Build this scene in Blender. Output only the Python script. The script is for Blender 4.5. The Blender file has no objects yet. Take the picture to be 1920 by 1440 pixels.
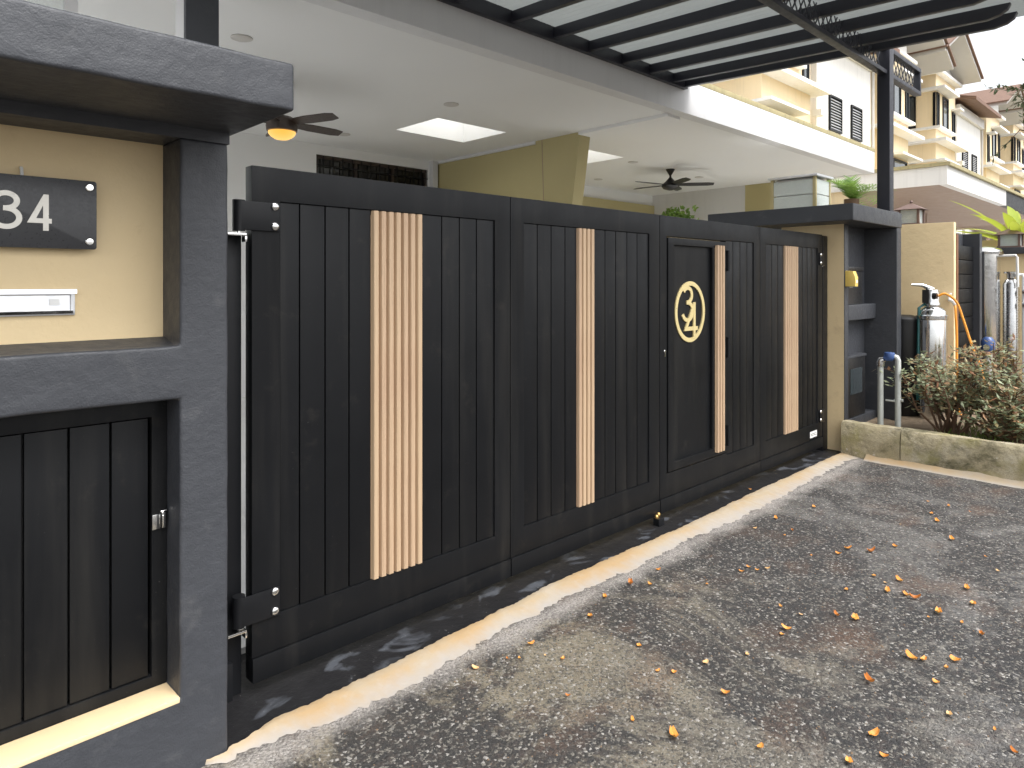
import bpy, bmesh, math, random
from math import sin, cos, pi, radians, atan2, hypot
from mathutils import Vector, Matrix, noise as mnoise
random.seed(7)
S = bpy.context.scene
COL = S.collection

# ------------------------------------------------------------------ camera
cam_d = bpy.data.cameras.new('camera')
cam = bpy.data.objects.new('camera', cam_d)
COL.objects.link(cam)
cam.location = (-1.04, -2.49, 1.55)
TH = radians(46.06)
cam.rotation_euler = (radians(90), 0, TH - radians(90))
cam_d.sensor_width = 36
cam_d.lens = 36 * 1271 / 1920
cam_d.shift_y = -190 / 1920
cam_d.clip_start = 0.05
cam_d.clip_end = 1000
S.camera = cam

# ------------------------------------------------------------------ sky, sun, exposure
SUN_EL, SUN_ROT = radians(58), radians(172)
W = bpy.data.worlds.new('World')
S.world = W
W.use_nodes = True
wn = W.node_tree
wn.nodes.clear()
sky = wn.nodes.new('ShaderNodeTexSky')
sky.sky_type = 'NISHITA'
sky.sun_disc = False
sky.sun_elevation = SUN_EL
sky.sun_rotation = SUN_ROT
sky.air_density = 1.0
sky.dust_density = 4.0
hs = wn.nodes.new('ShaderNodeHueSaturation')
hs.inputs['Saturation'].default_value = 0.16
bg = wn.nodes.new('ShaderNodeBackground')
bg.inputs['Strength'].default_value = 0.15
wo = wn.nodes.new('ShaderNodeOutputWorld')
wn.links.new(sky.outputs[0], hs.inputs['Color'])
wn.links.new(hs.outputs[0], bg.inputs['Color'])
wn.links.new(bg.outputs[0], wo.inputs['Surface'])
sd = bpy.data.lights.new('sun', 'SUN')
sd.energy = 0.75
sd.angle = radians(28)
sd.color = (1.0, 0.982, 0.955)
sun = bpy.data.objects.new('sun', sd)
COL.objects.link(sun)
sdir = Vector((sin(SUN_ROT) * cos(SUN_EL), cos(SUN_ROT) * cos(SUN_EL), sin(SUN_EL)))
sun.rotation_euler = sdir.to_track_quat('Z', 'Y').to_euler()
sun.location = (0, -8, 12)
S.view_settings.view_transform = 'Standard'
S.view_settings.look = 'None'
S.view_settings.gamma = 1.0
S.view_settings.use_curve_mapping = False
S.view_settings.exposure = 1.25
S.cycles.max_bounces = 8
S.cycles.diffuse_bounces = 5
S.cycles.transparent_max_bounces = 8
S.cycles.sample_clamp_indirect = 6.0

# ------------------------------------------------------------------ material helpers
class NT:
    def __init__(s, name):
        s.m = bpy.data.materials.new(name)
        s.m.use_nodes = True
        s.t = s.m.node_tree
        s.b = s.t.nodes['Principled BSDF']
        s.out = s.t.nodes['Material Output']
        s.co = s.t.nodes.new('ShaderNodeTexCoord').outputs['Object']
    def n(s, typ, **kw):
        nd = s.t.nodes.new(typ)
        for k, v in kw.items():
            if k.startswith('i_'):
                nd.inputs[int(k[2:]) if k[2:].isdigit() else k[2:]].default_value = v
            else:
                setattr(nd, k, v)
        return nd
    def l(s, a, b):
        s.t.links.new(a, b)
    def world(s):
        s.co = s.n('ShaderNodeNewGeometry').outputs['Position']
    def mapped(s, scale):
        mp = s.n('ShaderNodeMapping')
        mp.inputs['Scale'].default_value = scale
        s.l(s.co, mp.inputs['Vector'])
        return mp.outputs[0]
    def noise(s, scale, detail=4, rough=0.55, vec=None, dist=0.0):
        nd = s.n('ShaderNodeTexNoise')
        nd.inputs['Scale'].default_value = scale
        nd.inputs['Detail'].default_value = detail
        nd.inputs['Roughness'].default_value = rough
        nd.inputs['Distortion'].default_value = dist
        s.l(vec or s.co, nd.inputs['Vector'])
        return nd.outputs['Fac']
    def voro(s, scale, feature='F1', vec=None, out='Distance'):
        nd = s.n('ShaderNodeTexVoronoi', feature=feature)
        nd.inputs['Scale'].default_value = scale
        s.l(vec or s.co, nd.inputs['Vector'])
        return nd.outputs[out]
    def ramp(s, fac, stops):
        r = s.n('ShaderNodeValToRGB')
        e = r.color_ramp.elements
        while len(e) < len(stops):
            e.new(0.5)
        for i, (p, c) in enumerate(stops):
            e[i].position = p
            if not hasattr(c, '__len__'):
                c = (c, c, c)
            e[i].color = (*c, 1)
        s.l(fac, r.inputs[0])
        return r.outputs[0]
    def mix(s, fac, a, b, blend='MIX'):
        m = s.n('ShaderNodeMix', data_type='RGBA', blend_type=blend)
        for sock, v in ((m.inputs[0], fac), (m.inputs[6], a), (m.inputs[7], b)):
            if isinstance(v, bpy.types.NodeSocket):
                s.l(v, sock)
            elif hasattr(v, '__len__'):
                sock.default_value = (*v, 1)
            else:
                sock.default_value = v
        return m.outputs[2]
    def math(s, op, a, b=0.0):
        m = s.n('ShaderNodeMath', operation=op)
        for sock, v in ((m.inputs[0], a), (m.inputs[1], b)):
            if isinstance(v, bpy.types.NodeSocket):
                s.l(v, sock)
            else:
                sock.default_value = v
        return m.outputs[0]
    def bump(s, h, strength=0.5, dist=0.01, prev=None):
        b = s.n('ShaderNodeBump')
        b.inputs['Strength'].default_value = strength
        b.inputs['Distance'].default_value = dist
        s.l(h, b.inputs['Height'])
        if prev:
            s.l(prev, b.inputs['Normal'])
        s.l(b.outputs[0], s.b.inputs['Normal'])
        return b.outputs[0]
    def base(s, v):
        if isinstance(v, bpy.types.NodeSocket):
            s.l(v, s.b.inputs['Base Color'])
        else:
            s.b.inputs['Base Color'].default_value = (*v, 1)
    def set(s, **kw):
        for k, v in kw.items():
            s.b.inputs[k.replace('_', ' ')].default_value = v
        return s.m

def sc(c, k):
    return tuple(min(1, x * k) for x in c)

def paint(name, col, rough=0.5, var=0.12, nscale=3.0, bumps=(), spec=0.5, metallic=0.0, streak=0.0, dirt=None):
    t = NT(name)
    c = t.mix(t.noise(nscale, 5, 0.6), sc(col, 1 - var), sc(col, 1 + var))
    if streak:
        st = t.noise(1.0, 4, 0.6, vec=t.mapped((9, 9, 0.5)))
        c = t.mix(t.ramp(st, [(0.5, 0), (0.72, streak)]), c, sc(col, 0.45))
    if dirt:
        dn = t.noise(dirt[1], 7, 0.68)
        c = t.mix(t.ramp(dn, [(dirt[2], 0), (dirt[2] + 0.14, dirt[3])]), c, dirt[0])
    t.base(c)
    pv = None
    for (s_, st_, d_) in bumps:
        pv = t.bump(t.noise(s_, 3, 0.55), st_, d_, pv)
    rr = t.noise(nscale * 4, 3)
    t.l(t.ramp(rr, [(0.3, max(0.02, rough - 0.07)), (0.7, min(1, rough + 0.07))]), t.b.inputs['Roughness'])
    t.set(Metallic=metallic)
    t.b.inputs['Specular IOR Level'].default_value = spec
    return t.m

M = {}
PB = ((6, 0.3, 0.02), (48, 0.3, 0.004), (190, 0.45, 0.0028))
M['dark_plaster'] = paint('dark_plaster', (0.043, 0.046, 0.0535), 0.5, 0.14, 6, PB, dirt=((0.115, 0.115, 0.117), 7, 0.58, 0.4))
M['cream_plaster'] = paint('cream_plaster', (0.77, 0.605, 0.355), 0.6, 0.07, 2.5, ((5, 0.3, 0.02), (26, 0.3, 0.006), (95, 0.35, 0.0025)), dirt=((0.48, 0.34, 0.19), 5, 0.58, 0.4))
M['sill_paint'] = paint('sill_paint', (0.78, 0.6, 0.36), 0.5, 0.08, 8, ((30, 0.3, 0.004),), dirt=((0.3, 0.23, 0.15), 9, 0.6, 0.6))
M['gate_black'] = paint('gate_black', (0.0105, 0.0112, 0.0128), 0.40, 0.10, 2.2, ((260, 0.12, 0.0006),), spec=0.34, dirt=((0.026, 0.024, 0.021), 3.0, 0.58, 0.4))
def mat_gate():
    t = NT('gate_black')
    c = t.mix(t.noise(2.2, 5, 0.6), (0.0055, 0.0060, 0.0070), (0.0085, 0.0090, 0.0102))
    st_ = t.noise(1.0, 6, 0.65, vec=t.mapped((7, 7, 0.45)))
    c = t.mix(t.ramp(st_, [(0.52, 0), (0.74, 0.5)]), c, (0.026, 0.025, 0.023))
    dn = t.noise(6, 7, 0.72)
    c = t.mix(t.ramp(dn, [(0.58, 0), (0.72, 0.4)]), c, (0.034, 0.031, 0.027))
    sp_ = t.noise(140, 2, 0.5)
    c = t.mix(t.ramp(sp_, [(0.74, 0), (0.77, 0.6)]), c, (0.09, 0.088, 0.083))
    t.base(c)
    pv = t.bump(t.noise(2.6, 2, 0.4), 0.10, 0.03)
    t.bump(t.noise(260, 2, 0.5), 0.12, 0.0006, pv)
    t.l(t.ramp(t.noise(3.5, 6, 0.7), [(0.3, 0.33), (0.7, 0.52)]), t.b.inputs['Roughness'])
    t.b.inputs['Specular IOR Level'].default_value = 0.17
    return t.m
M['gate_black'] = mat_gate()
M['gate_groove'] = paint('gate_groove', (0.008, 0.008, 0.009), 0.7, 0.05, 3)
M['steel_black'] = paint('steel_black', (0.009, 0.0095, 0.011), 0.42, 0.12, 3, ((120, 0.2, 0.001),), spec=0.22, dirt=((0.03, 0.03, 0.03), 6, 0.62, 0.3))
M['pergola_black'] = paint('pergola_black', (0.024, 0.025, 0.034), 0.42, 0.15, 5, ((160, 0.2, 0.001),))
M['white_paint'] = paint('white_paint', (0.68, 0.68, 0.685), 0.6, 0.03, 1.5, ((60, 0.15, 0.002),), streak=0.10)
M['ceiling_white'] = paint('ceiling_white', (0.82, 0.825, 0.82), 0.7, 0.025, 1.2, ((5, 0.1, 0.01), (70, 0.12, 0.002)))
M['olive_paint'] = paint('olive_paint', (0.46, 0.40, 0.205), 0.65, 0.05, 2, ((60, 0.15, 0.002),))
M['coping'] = paint('coping', (0.40, 0.345, 0.185), 0.75, 0.15, 4, ((40, 0.4, 0.004),), streak=0.5)
M['peach'] = paint('peach', (0.88, 0.72, 0.47), 0.65, 0.05, 2, ((50, 0.15, 0.003),), streak=0.15)
M['house_white'] = paint('house_white', (0.82, 0.81, 0.78), 0.65, 0.03, 1.2, ((50, 0.15, 0.003),), streak=0.15)
M['soffit_brown'] = paint('soffit_brown', (0.33, 0.24, 0.18), 0.6, 0.1, 2, ((40, 0.2, 0.003),))
M['roof_tile'] = paint('roof_tile', (0.20, 0.12, 0.085), 0.75, 0.2, 4, ((30, 0.4, 0.01),))
M['soffit_grey'] = paint('soffit_grey', (0.58, 0.56, 0.53), 0.7, 0.06, 3)
M['chrome'] = paint('chrome', (0.78, 0.78, 0.77), 0.14, 0.04, 6, metallic=1.0)
M['steel'] = paint('steel', (0.62, 0.62, 0.62), 0.26, 0.06, 8, metallic=1.0)
M['aluminium'] = paint('aluminium', (0.72, 0.73, 0.75), 0.36, 0.05, 10, metallic=0.85)
M['galv'] = paint('galv', (0.50, 0.52, 0.49), 0.5, 0.14, 20, ((60, 0.3, 0.002),), metallic=0.35, dirt=((0.25, 0.2, 0.14), 14, 0.6, 0.5))
M['brass'] = paint('brass', (0.75, 0.48, 0.18), 0.3, 0.08, 20, metallic=0.9)
M['gold'] = paint('gold', (0.80, 0.66, 0.33), 0.34, 0.05, 12, metallic=0.35)
M['digit_silver'] = paint('digit_silver', (0.62, 0.60, 0.55), 0.34, 0.05, 12, metallic=0.55)
M['plate_black'] = paint('plate_black', (0.035, 0.036, 0.04), 0.32, 0.15, 40, ((300, 0.15, 0.0006),))
M['white_plastic'] = paint('white_plastic', (0.8, 0.8, 0.78), 0.4, 0.03, 5)
M['yellow_plastic'] = paint('yellow_plastic', (0.86, 0.62, 0.16), 0.4, 0.05, 5)
M['blue_plastic'] = paint('blue_plastic', (0.05, 0.10, 0.26), 0.35, 0.1, 10)
M['black_plastic'] = paint('black_plastic', (0.014, 0.014, 0.015), 0.38, 0.1, 8)
M['teal'] = paint('teal', (0.02, 0.12, 0.12), 0.3, 0.1, 8)
M['orange_hose'] = paint('orange_hose', (0.86, 0.33, 0.03), 0.4, 0.08, 20)
M['fan_brown'] = paint('fan_brown', (0.045, 0.028, 0.02), 0.4, 0.15, 8)
M['brown_wood'] = paint('brown_wood', (0.20, 0.085, 0.04), 0.5, 0.2, 8)
M['rust_metal'] = paint('rust_metal', (0.17, 0.11, 0.09), 0.55, 0.25, 18, ((50, 0.3, 0.003),))
M['bark'] = paint('bark', (0.15, 0.09, 0.055), 0.85, 0.25, 12, ((40, 0.6, 0.006),))
M['soil'] = paint('soil', (0.20, 0.15, 0.10), 0.95, 0.35, 12, ((20, 0.8, 0.02), (90, 0.6, 0.006)))
M['rubber'] = paint('rubber', (0.02, 0.02, 0.02), 0.7, 0.1, 10)

def mat_wood():
    t = NT('slat_wood')
    g = t.noise(1.0, 6, 0.62, vec=t.mapped((330, 330, 4.0)), dist=0.0)
    c = t.ramp(g, [(0.28, (0.27, 0.165, 0.10)), (0.48, (0.40, 0.265, 0.17)), (0.72, (0.48, 0.335, 0.225))])
    c = t.mix(t.ramp(t.noise(1.7, 3), [(0.35, 0), (0.7, 0.4)]), c, (0.56, 0.43, 0.28))
    oi = t.n('ShaderNodeObjectInfo').outputs['Random']
    c = t.mix(t.math('MULTIPLY', oi, 0.35), c, (0.58, 0.44, 0.27))
    t.base(c)
    t.bump(g, 0.25, 0.001)
    return t.set(Roughness=0.55)
M['wood'] = mat_wood()

def mat_ground():
    t = NT('road_asphalt')
    t.world()
    wp = t.co
    big = t.noise(0.55, 5, 0.6, dist=0.6)
    mid = t.noise(2.1, 6, 0.68, dist=0.8)
    wob = t.n('ShaderNodeTexNoise')
    wob.inputs['Scale'].default_value = 85
    wob.inputs['Detail'].default_value = 3
    t.l(wp, wob.inputs['Vector'])
    wsc = t.n('ShaderNodeVectorMath', operation='SCALE')
    wsc.inputs['Scale'].default_value = 0.018
    t.l(wob.outputs['Color'], wsc.inputs[0])
    wad = t.n('ShaderNodeVectorMath', operation='ADD')
    t.l(wp, wad.inputs[0])
    t.l(wsc.outputs[0], wad.inputs[1])
    cv = wad.outputs[0]
    chips = t.voro(112, out='Color', vec=cv)
    sep = t.n('ShaderNodeSeparateColor')
    t.l(chips, sep.inputs[0])
    cd = t.voro(112, vec=cv)
    cem = t.ramp(mid, [(0.28, (0.085, 0.074, 0.056)), (0.5, (0.18, 0.156, 0.112)), (0.72, (0.27, 0.235, 0.165))])
    grey = t.ramp(t.noise(5.0, 6, 0.7), [(0.32, (0.042, 0.042, 0.044)), (0.66, (0.155, 0.152, 0.150))])
    # the fine washed finish near the gate is tan, the outer road is grey asphalt
    sx = t.n('ShaderNodeSeparateXYZ')
    t.l(wp, sx.inputs[0])
    dist = t.math('ADD', t.math('MULTIPLY', sx.outputs['X'], 0.30), t.math('MULTIPLY', sx.outputs['Y'], -0.42))
    dz = t.math('ADD', dist, t.math('MULTIPLY', big, 1.5))
    c = t.mix(t.ramp(t.math('MULTIPLY', dz, 0.33), [(0.46, 0.04), (0.68, 0.92)]), cem, grey)
    # black worn patches
    pn = t.noise(1.05, 8, 0.76, dist=0.9)
    c = t.mix(t.ramp(pn, [(0.46, 0), (0.525, 0.9)]), c, (0.019, 0.019, 0.021))
    # reddish stains
    rn = t.noise(1.9, 5, 0.6, vec=t.mapped((1, 1.4, 1)), dist=0.3)
    c = t.mix(t.ramp(rn, [(0.54, 0), (0.70, 0.55)]), c, (0.15, 0.085, 0.052))
    un = t.noise(26, 5, 0.72)
    c = t.mix(t.ramp(un, [(0.46, 0), (0.66, 0.4)]), c, (0.095, 0.068, 0.056))
    # light and dark aggregate
    c = t.mix(t.ramp(sep.outputs[0], [(0.78, 0), (0.86, 0.7)]), c, (0.23, 0.215, 0.185))
    c = t.mix(t.ramp(sep.outputs[1], [(0.72, 0), (0.80, 0.6)]), c, (0.022, 0.022, 0.023))
    c = t.mix(t.ramp(sep.outputs[2], [(0.96, 0), (0.975, 0.7)]), c, (0.42, 0.40, 0.37))
    # cement smeared outward from the strip
    edge = t.math('ADD', t.math('ABSOLUTE', t.math('ADD', sx.outputs['Y'], 0.33)),
                  t.math('MULTIPLY', t.math('SUBTRACT', t.noise(3.2, 7, 0.78), 0.5), 0.30))
    smear = t.math('MULTIPLY', t.ramp(edge, [(0.0, 0.95), (0.105, 0)]), t.ramp(t.noise(90, 4, 0.7), [(0.34, 0.2), (0.6, 1)]))
    c = t.mix(smear, c, (0.40, 0.37, 0.34))
    c = t.mix(t.ramp(t.noise(230, 3, 0.7), [(0.60, 0), (0.70, 0.55)]), c, (0.24, 0.23, 0.20))
    c = t.mix(t.ramp(t.noise(190, 3, 0.7, vec=t.mapped((1, 1.3, 1))), [(0.60, 0), (0.70, 0.6)]), c, (0.018, 0.018, 0.018))
    t.base(c)
    h = t.math('ADD', t.math('MULTIPLY', cd, -1.0), t.math('MULTIPLY', t.noise(30, 5, 0.7), 1.2))
    pv = t.bump(h, 0.7, 0.008)
    t.bump(t.noise(260, 3, 0.6), 0.5, 0.002, pv)
    return t.set(Roughness=0.82)
M['ground'] = mat_ground()

def mat_threshold():
    t = NT('threshold_black')
    t.world()
    c = t.mix(t.noise(8, 6, 0.7), (0.006, 0.006, 0.007), (0.024, 0.0235, 0.025))
    pn = t.noise(2.6, 4, 0.55, vec=t.mapped((1.7, 2.9, 1)), dist=0.8)
    c = t.mix(t.ramp(pn, [(0.58, 0), (0.68, 0.6)]), c, (0.12, 0.13, 0.15))
    c = t.mix(t.ramp(t.noise(70, 3, 0.6), [(0.70, 0), (0.74, 0.7)]), c, (0.30, 0.30, 0.29))
    t.base(c)
    pv = t.bump(t.noise(12, 5, 0.6), 0.5, 0.01)
    t.bump(t.noise(90, 4, 0.6), 0.4, 0.002, pv)
    t.b.inputs['Specular IOR Level'].default_value = 0.3
    return t.set(Roughness=0.45)
M['threshold'] = mat_threshold()

def mat_strip():
    t = NT('cement_strip')
    t.world()
    a = t.noise(1.6, 5, 0.6, dist=0.5)
    c = t.ramp(a, [(0.34, (0.41, 0.355, 0.285)), (0.48, (0.40, 0.32, 0.215)), (0.62, (0.41, 0.285, 0.15))])
    sz = t.n('ShaderNodeSeparateXYZ')
    t.l(t.co, sz.inputs[0])
    thin = t.math('ADD', t.math('MULTIPLY', sz.outputs['Z'], 50.0), t.math('MULTIPLY', t.math('SUBTRACT', t.noise(9, 5, 0.7), 0.5), 0.9))
    c = t.mix(t.ramp(thin, [(0.0, 0.9), (0.75, 0)]), c, (0.37, 0.345, 0.32))
    c = t.mix(t.ramp(t.noise(14, 5, 0.7), [(0.55, 0), (0.75, 0.4)]), c, (0.42, 0.385, 0.345))
    c = t.mix(t.ramp(t.noise(60, 4, 0.7), [(0.66, 0), (0.74, 0.6)]), c, (0.30, 0.24, 0.17))
    t.base(c)
    pv = t.bump(t.noise(16, 5, 0.6), 0.4, 0.008)
    t.bump(t.noise(120, 4, 0.6), 0.35, 0.002, pv)
    return t.set(Roughness=0.8)
M['strip'] = mat_strip()

def mat_kerb():
    t = NT('mossy_concrete')
    t.world()
    c = t.ramp(t.noise(3, 6, 0.65), [(0.3, (0.34, 0.29, 0.17)), (0.5, (0.44, 0.38, 0.25)), (0.7, (0.50, 0.46, 0.37))])
    st = t.noise(1.0, 6, 0.7, vec=t.mapped((3, 2.6, 3.8)), dist=0.15)
    c = t.mix(t.ramp(t.noise(150, 3, 0.7), [(0.5, 0), (0.66, 0.5)]), c, (0.20, 0.17, 0.11))
    c = t.mix(t.ramp(st, [(0.46, 0), (0.62, 0.88)]), c, (0.065, 0.062, 0.030))
    gn = t.noise(5, 5, 0.65, dist=0.4)
    c = t.mix(t.ramp(gn, [(0.50, 0), (0.66, 0.65)]), c, (0.26, 0.235, 0.085))
    c = t.mix(t.ramp(t.noise(9, 5, 0.7), [(0.64, 0), (0.7, 0.7)]), c, (0.62, 0.56, 0.50))
    t.base(c)
    pv = t.bump(t.noise(11, 5, 0.65), 0.7, 0.02)
    t.bump(t.noise(80, 4, 0.6), 0.5, 0.004, pv)
    return t.set(Roughness=0.88)
M['kerb'] = mat_kerb()

def mat_sheet():
    t = NT('polycarbonate_sheet')
    tr = t.n('ShaderNodeBsdfTranslucent')
    tr.inputs['Color'].default_value = (0.47, 0.485, 0.48, 1)
    df = t.n('ShaderNodeBsdfDiffuse')
    c = t.mix(t.noise(3, 6, 0.7), (0.36, 0.38, 0.365), (0.48, 0.50, 0.485))
    t.l(c, df.inputs['Color'])
    mx = t.n('ShaderNodeMixShader')
    mx.inputs[0].default_value = 0.35
    t.l(tr.outputs[0], mx.inputs[1])
    t.l(df.outputs[0], mx.inputs[2])
    t.l(mx.outputs[0], t.out.inputs['Surface'])
    return t.m
M['sheet'] = mat_sheet()

def mat_skylight():
    t = NT('skylight_pane')
    tr = t.n('ShaderNodeBsdfTranslucent')
    tr.inputs['Color'].default_value = (1.0, 0.99, 0.94, 1)
    tp_ = t.n('ShaderNodeBsdfTransparent')
    mx = t.n('ShaderNodeMixShader')
    mx.inputs[0].default_value = 0.5
    t.l(tr.outputs[0], mx.inputs[1])
    t.l(tp_.outputs[0], mx.inputs[2])
    t.l(mx.outputs[0], t.out.inputs['Surface'])
    return t.m
M['skylight_pane'] = mat_skylight()

def mat_frosted():
    t = NT('frosted_glass')
    n = t.noise(30, 4, 0.7)
    t.base(t.mix(n, (0.62, 0.70, 0.66), (0.78, 0.82, 0.80)))
    t.bump(t.voro(40), 0.5, 0.004)
    t.set(Roughness=0.18)
    t.b.inputs['Transmission Weight'].default_value = 0.35
    return t.m
M['frosted'] = mat_frosted()
M['screen'] = paint('frosted_screen', (0.80, 0.84, 0.82), 0.25, 0.08, 30, ((35, 0.6, 0.006),))
M['pane'] = paint('window_pane', (0.05, 0.06, 0.065), 0.06, 0.1, 2, spec=0.8)
M['pane_dark'] = paint('interior_pane', (0.012, 0.011, 0.010), 0.12, 0.1, 2)

def mat_emit(name, col, s):
    t = NT(name)
    e = t.n('ShaderNodeEmission')
    lw = t.n('ShaderNodeLayerWeight')
    lw.inputs['Blend'].default_value = 0.35
    t.l(t.mix(lw.outputs['Facing'], (1.0, 0.46, 0.08), (1.0, 0.66, 0.26)), e.inputs['Color'])
    e.inputs['Strength'].default_value = s
    t.l(e.outputs[0], t.out.inputs['Surface'])
    return t.m
M['lamp'] = mat_emit('amber_lamp_glass', (1, 0.5, 0.1), 0.55)

def mat_leaf(name, a, b, rough=0.5, trans=0.0):
    t = NT(name)
    gi = t.n('ShaderNodeNewGeometry').outputs['Random Per Island']
    t.base(t.mix(gi, a, b))
    t.set(Roughness=rough)
    if trans:
        tl = t.n('ShaderNodeBsdfTranslucent')
        tl.inputs['Color'].default_value = (*sc(b, 1.6), 1)
        mx = t.n('ShaderNodeMixShader')
        mx.inputs[0].default_value = trans
        t.l(t.b.outputs[0], mx.inputs[1])
        t.l(tl.outputs[0], mx.inputs[2])
        t.l(mx.outputs[0], t.out.inputs['Surface'])
    return t.m
M['leaf_green'] = mat_leaf('leaf_dull_green', (0.11, 0.15, 0.075), (0.42, 0.46, 0.29), 0.45, 0.15)
M['leaf_red'] = mat_leaf('leaf_bronze', (0.20, 0.09, 0.05), (0.46, 0.27, 0.14), 0.45, 0.15)
M['leaf_olive'] = mat_leaf('leaf_olive', (0.15, 0.125, 0.055), (0.36, 0.29, 0.14), 0.45, 0.15)
M['leaf_bright'] = mat_leaf('leaf_bright', (0.16, 0.27, 0.035), (0.42, 0.48, 0.06), 0.4, 0.3)
M['leaf_palm'] = mat_leaf('leaf_palm', (0.07, 0.16, 0.03), (0.22, 0.34, 0.07), 0.4, 0.25)
M['leaf_tree'] = mat_leaf('leaf_tree', (0.03, 0.05, 0.02), (0.07, 0.09, 0.035), 0.5, 0.15)
M['grass'] = mat_leaf('grass_blade', (0.07, 0.13, 0.025), (0.22, 0.28, 0.06), 0.6, 0.15)
M['petal'] = mat_leaf('dry_petal', (0.66, 0.22, 0.03), (0.82, 0.42, 0.10), 0.55, 0.1)
M['petal_pale'] = mat_leaf('dry_petal_pale', (0.62, 0.34, 0.12), (0.74, 0.52, 0.28), 0.55, 0.1)
M['petal_rust'] = mat_leaf('dry_petal_rust', (0.45, 0.14, 0.02), (0.62, 0.24, 0.05), 0.55, 0.1)
M['stone_light'] = paint('chip_light', (0.27, 0.25, 0.22), 0.7, 0.3, 60)
M['stone_grey'] = paint('chip_grey', (0.11, 0.11, 0.107), 0.7, 0.3, 60)
M['stone_dark'] = paint('chip_dark', (0.035, 0.035, 0.036), 0.6, 0.3, 60)
M['stone_tan'] = paint('chip_tan', (0.19, 0.125, 0.075), 0.7, 0.3, 60)
M['tile_floor'] = paint('porch_tile', (0.72, 0.72, 0.71), 0.35, 0.06, 2)

# ------------------------------------------------------------------ mesh helpers
OFF = {}
def tag(o, label=None, cat=None, group=None, kind=None):
    if label: o['label'] = label
    if cat: o['category'] = cat
    if group: o['group'] = group
    if kind: o['kind'] = kind
    return o

def thing(name, label, cat, loc, group=None):
    o = bpy.data.objects.new(name, None)
    o.empty_display_size = 0.1
    COL.objects.link(o)
    o.location = loc
    OFF[o] = Vector(loc)
    return tag(o, label, cat, group)

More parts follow.
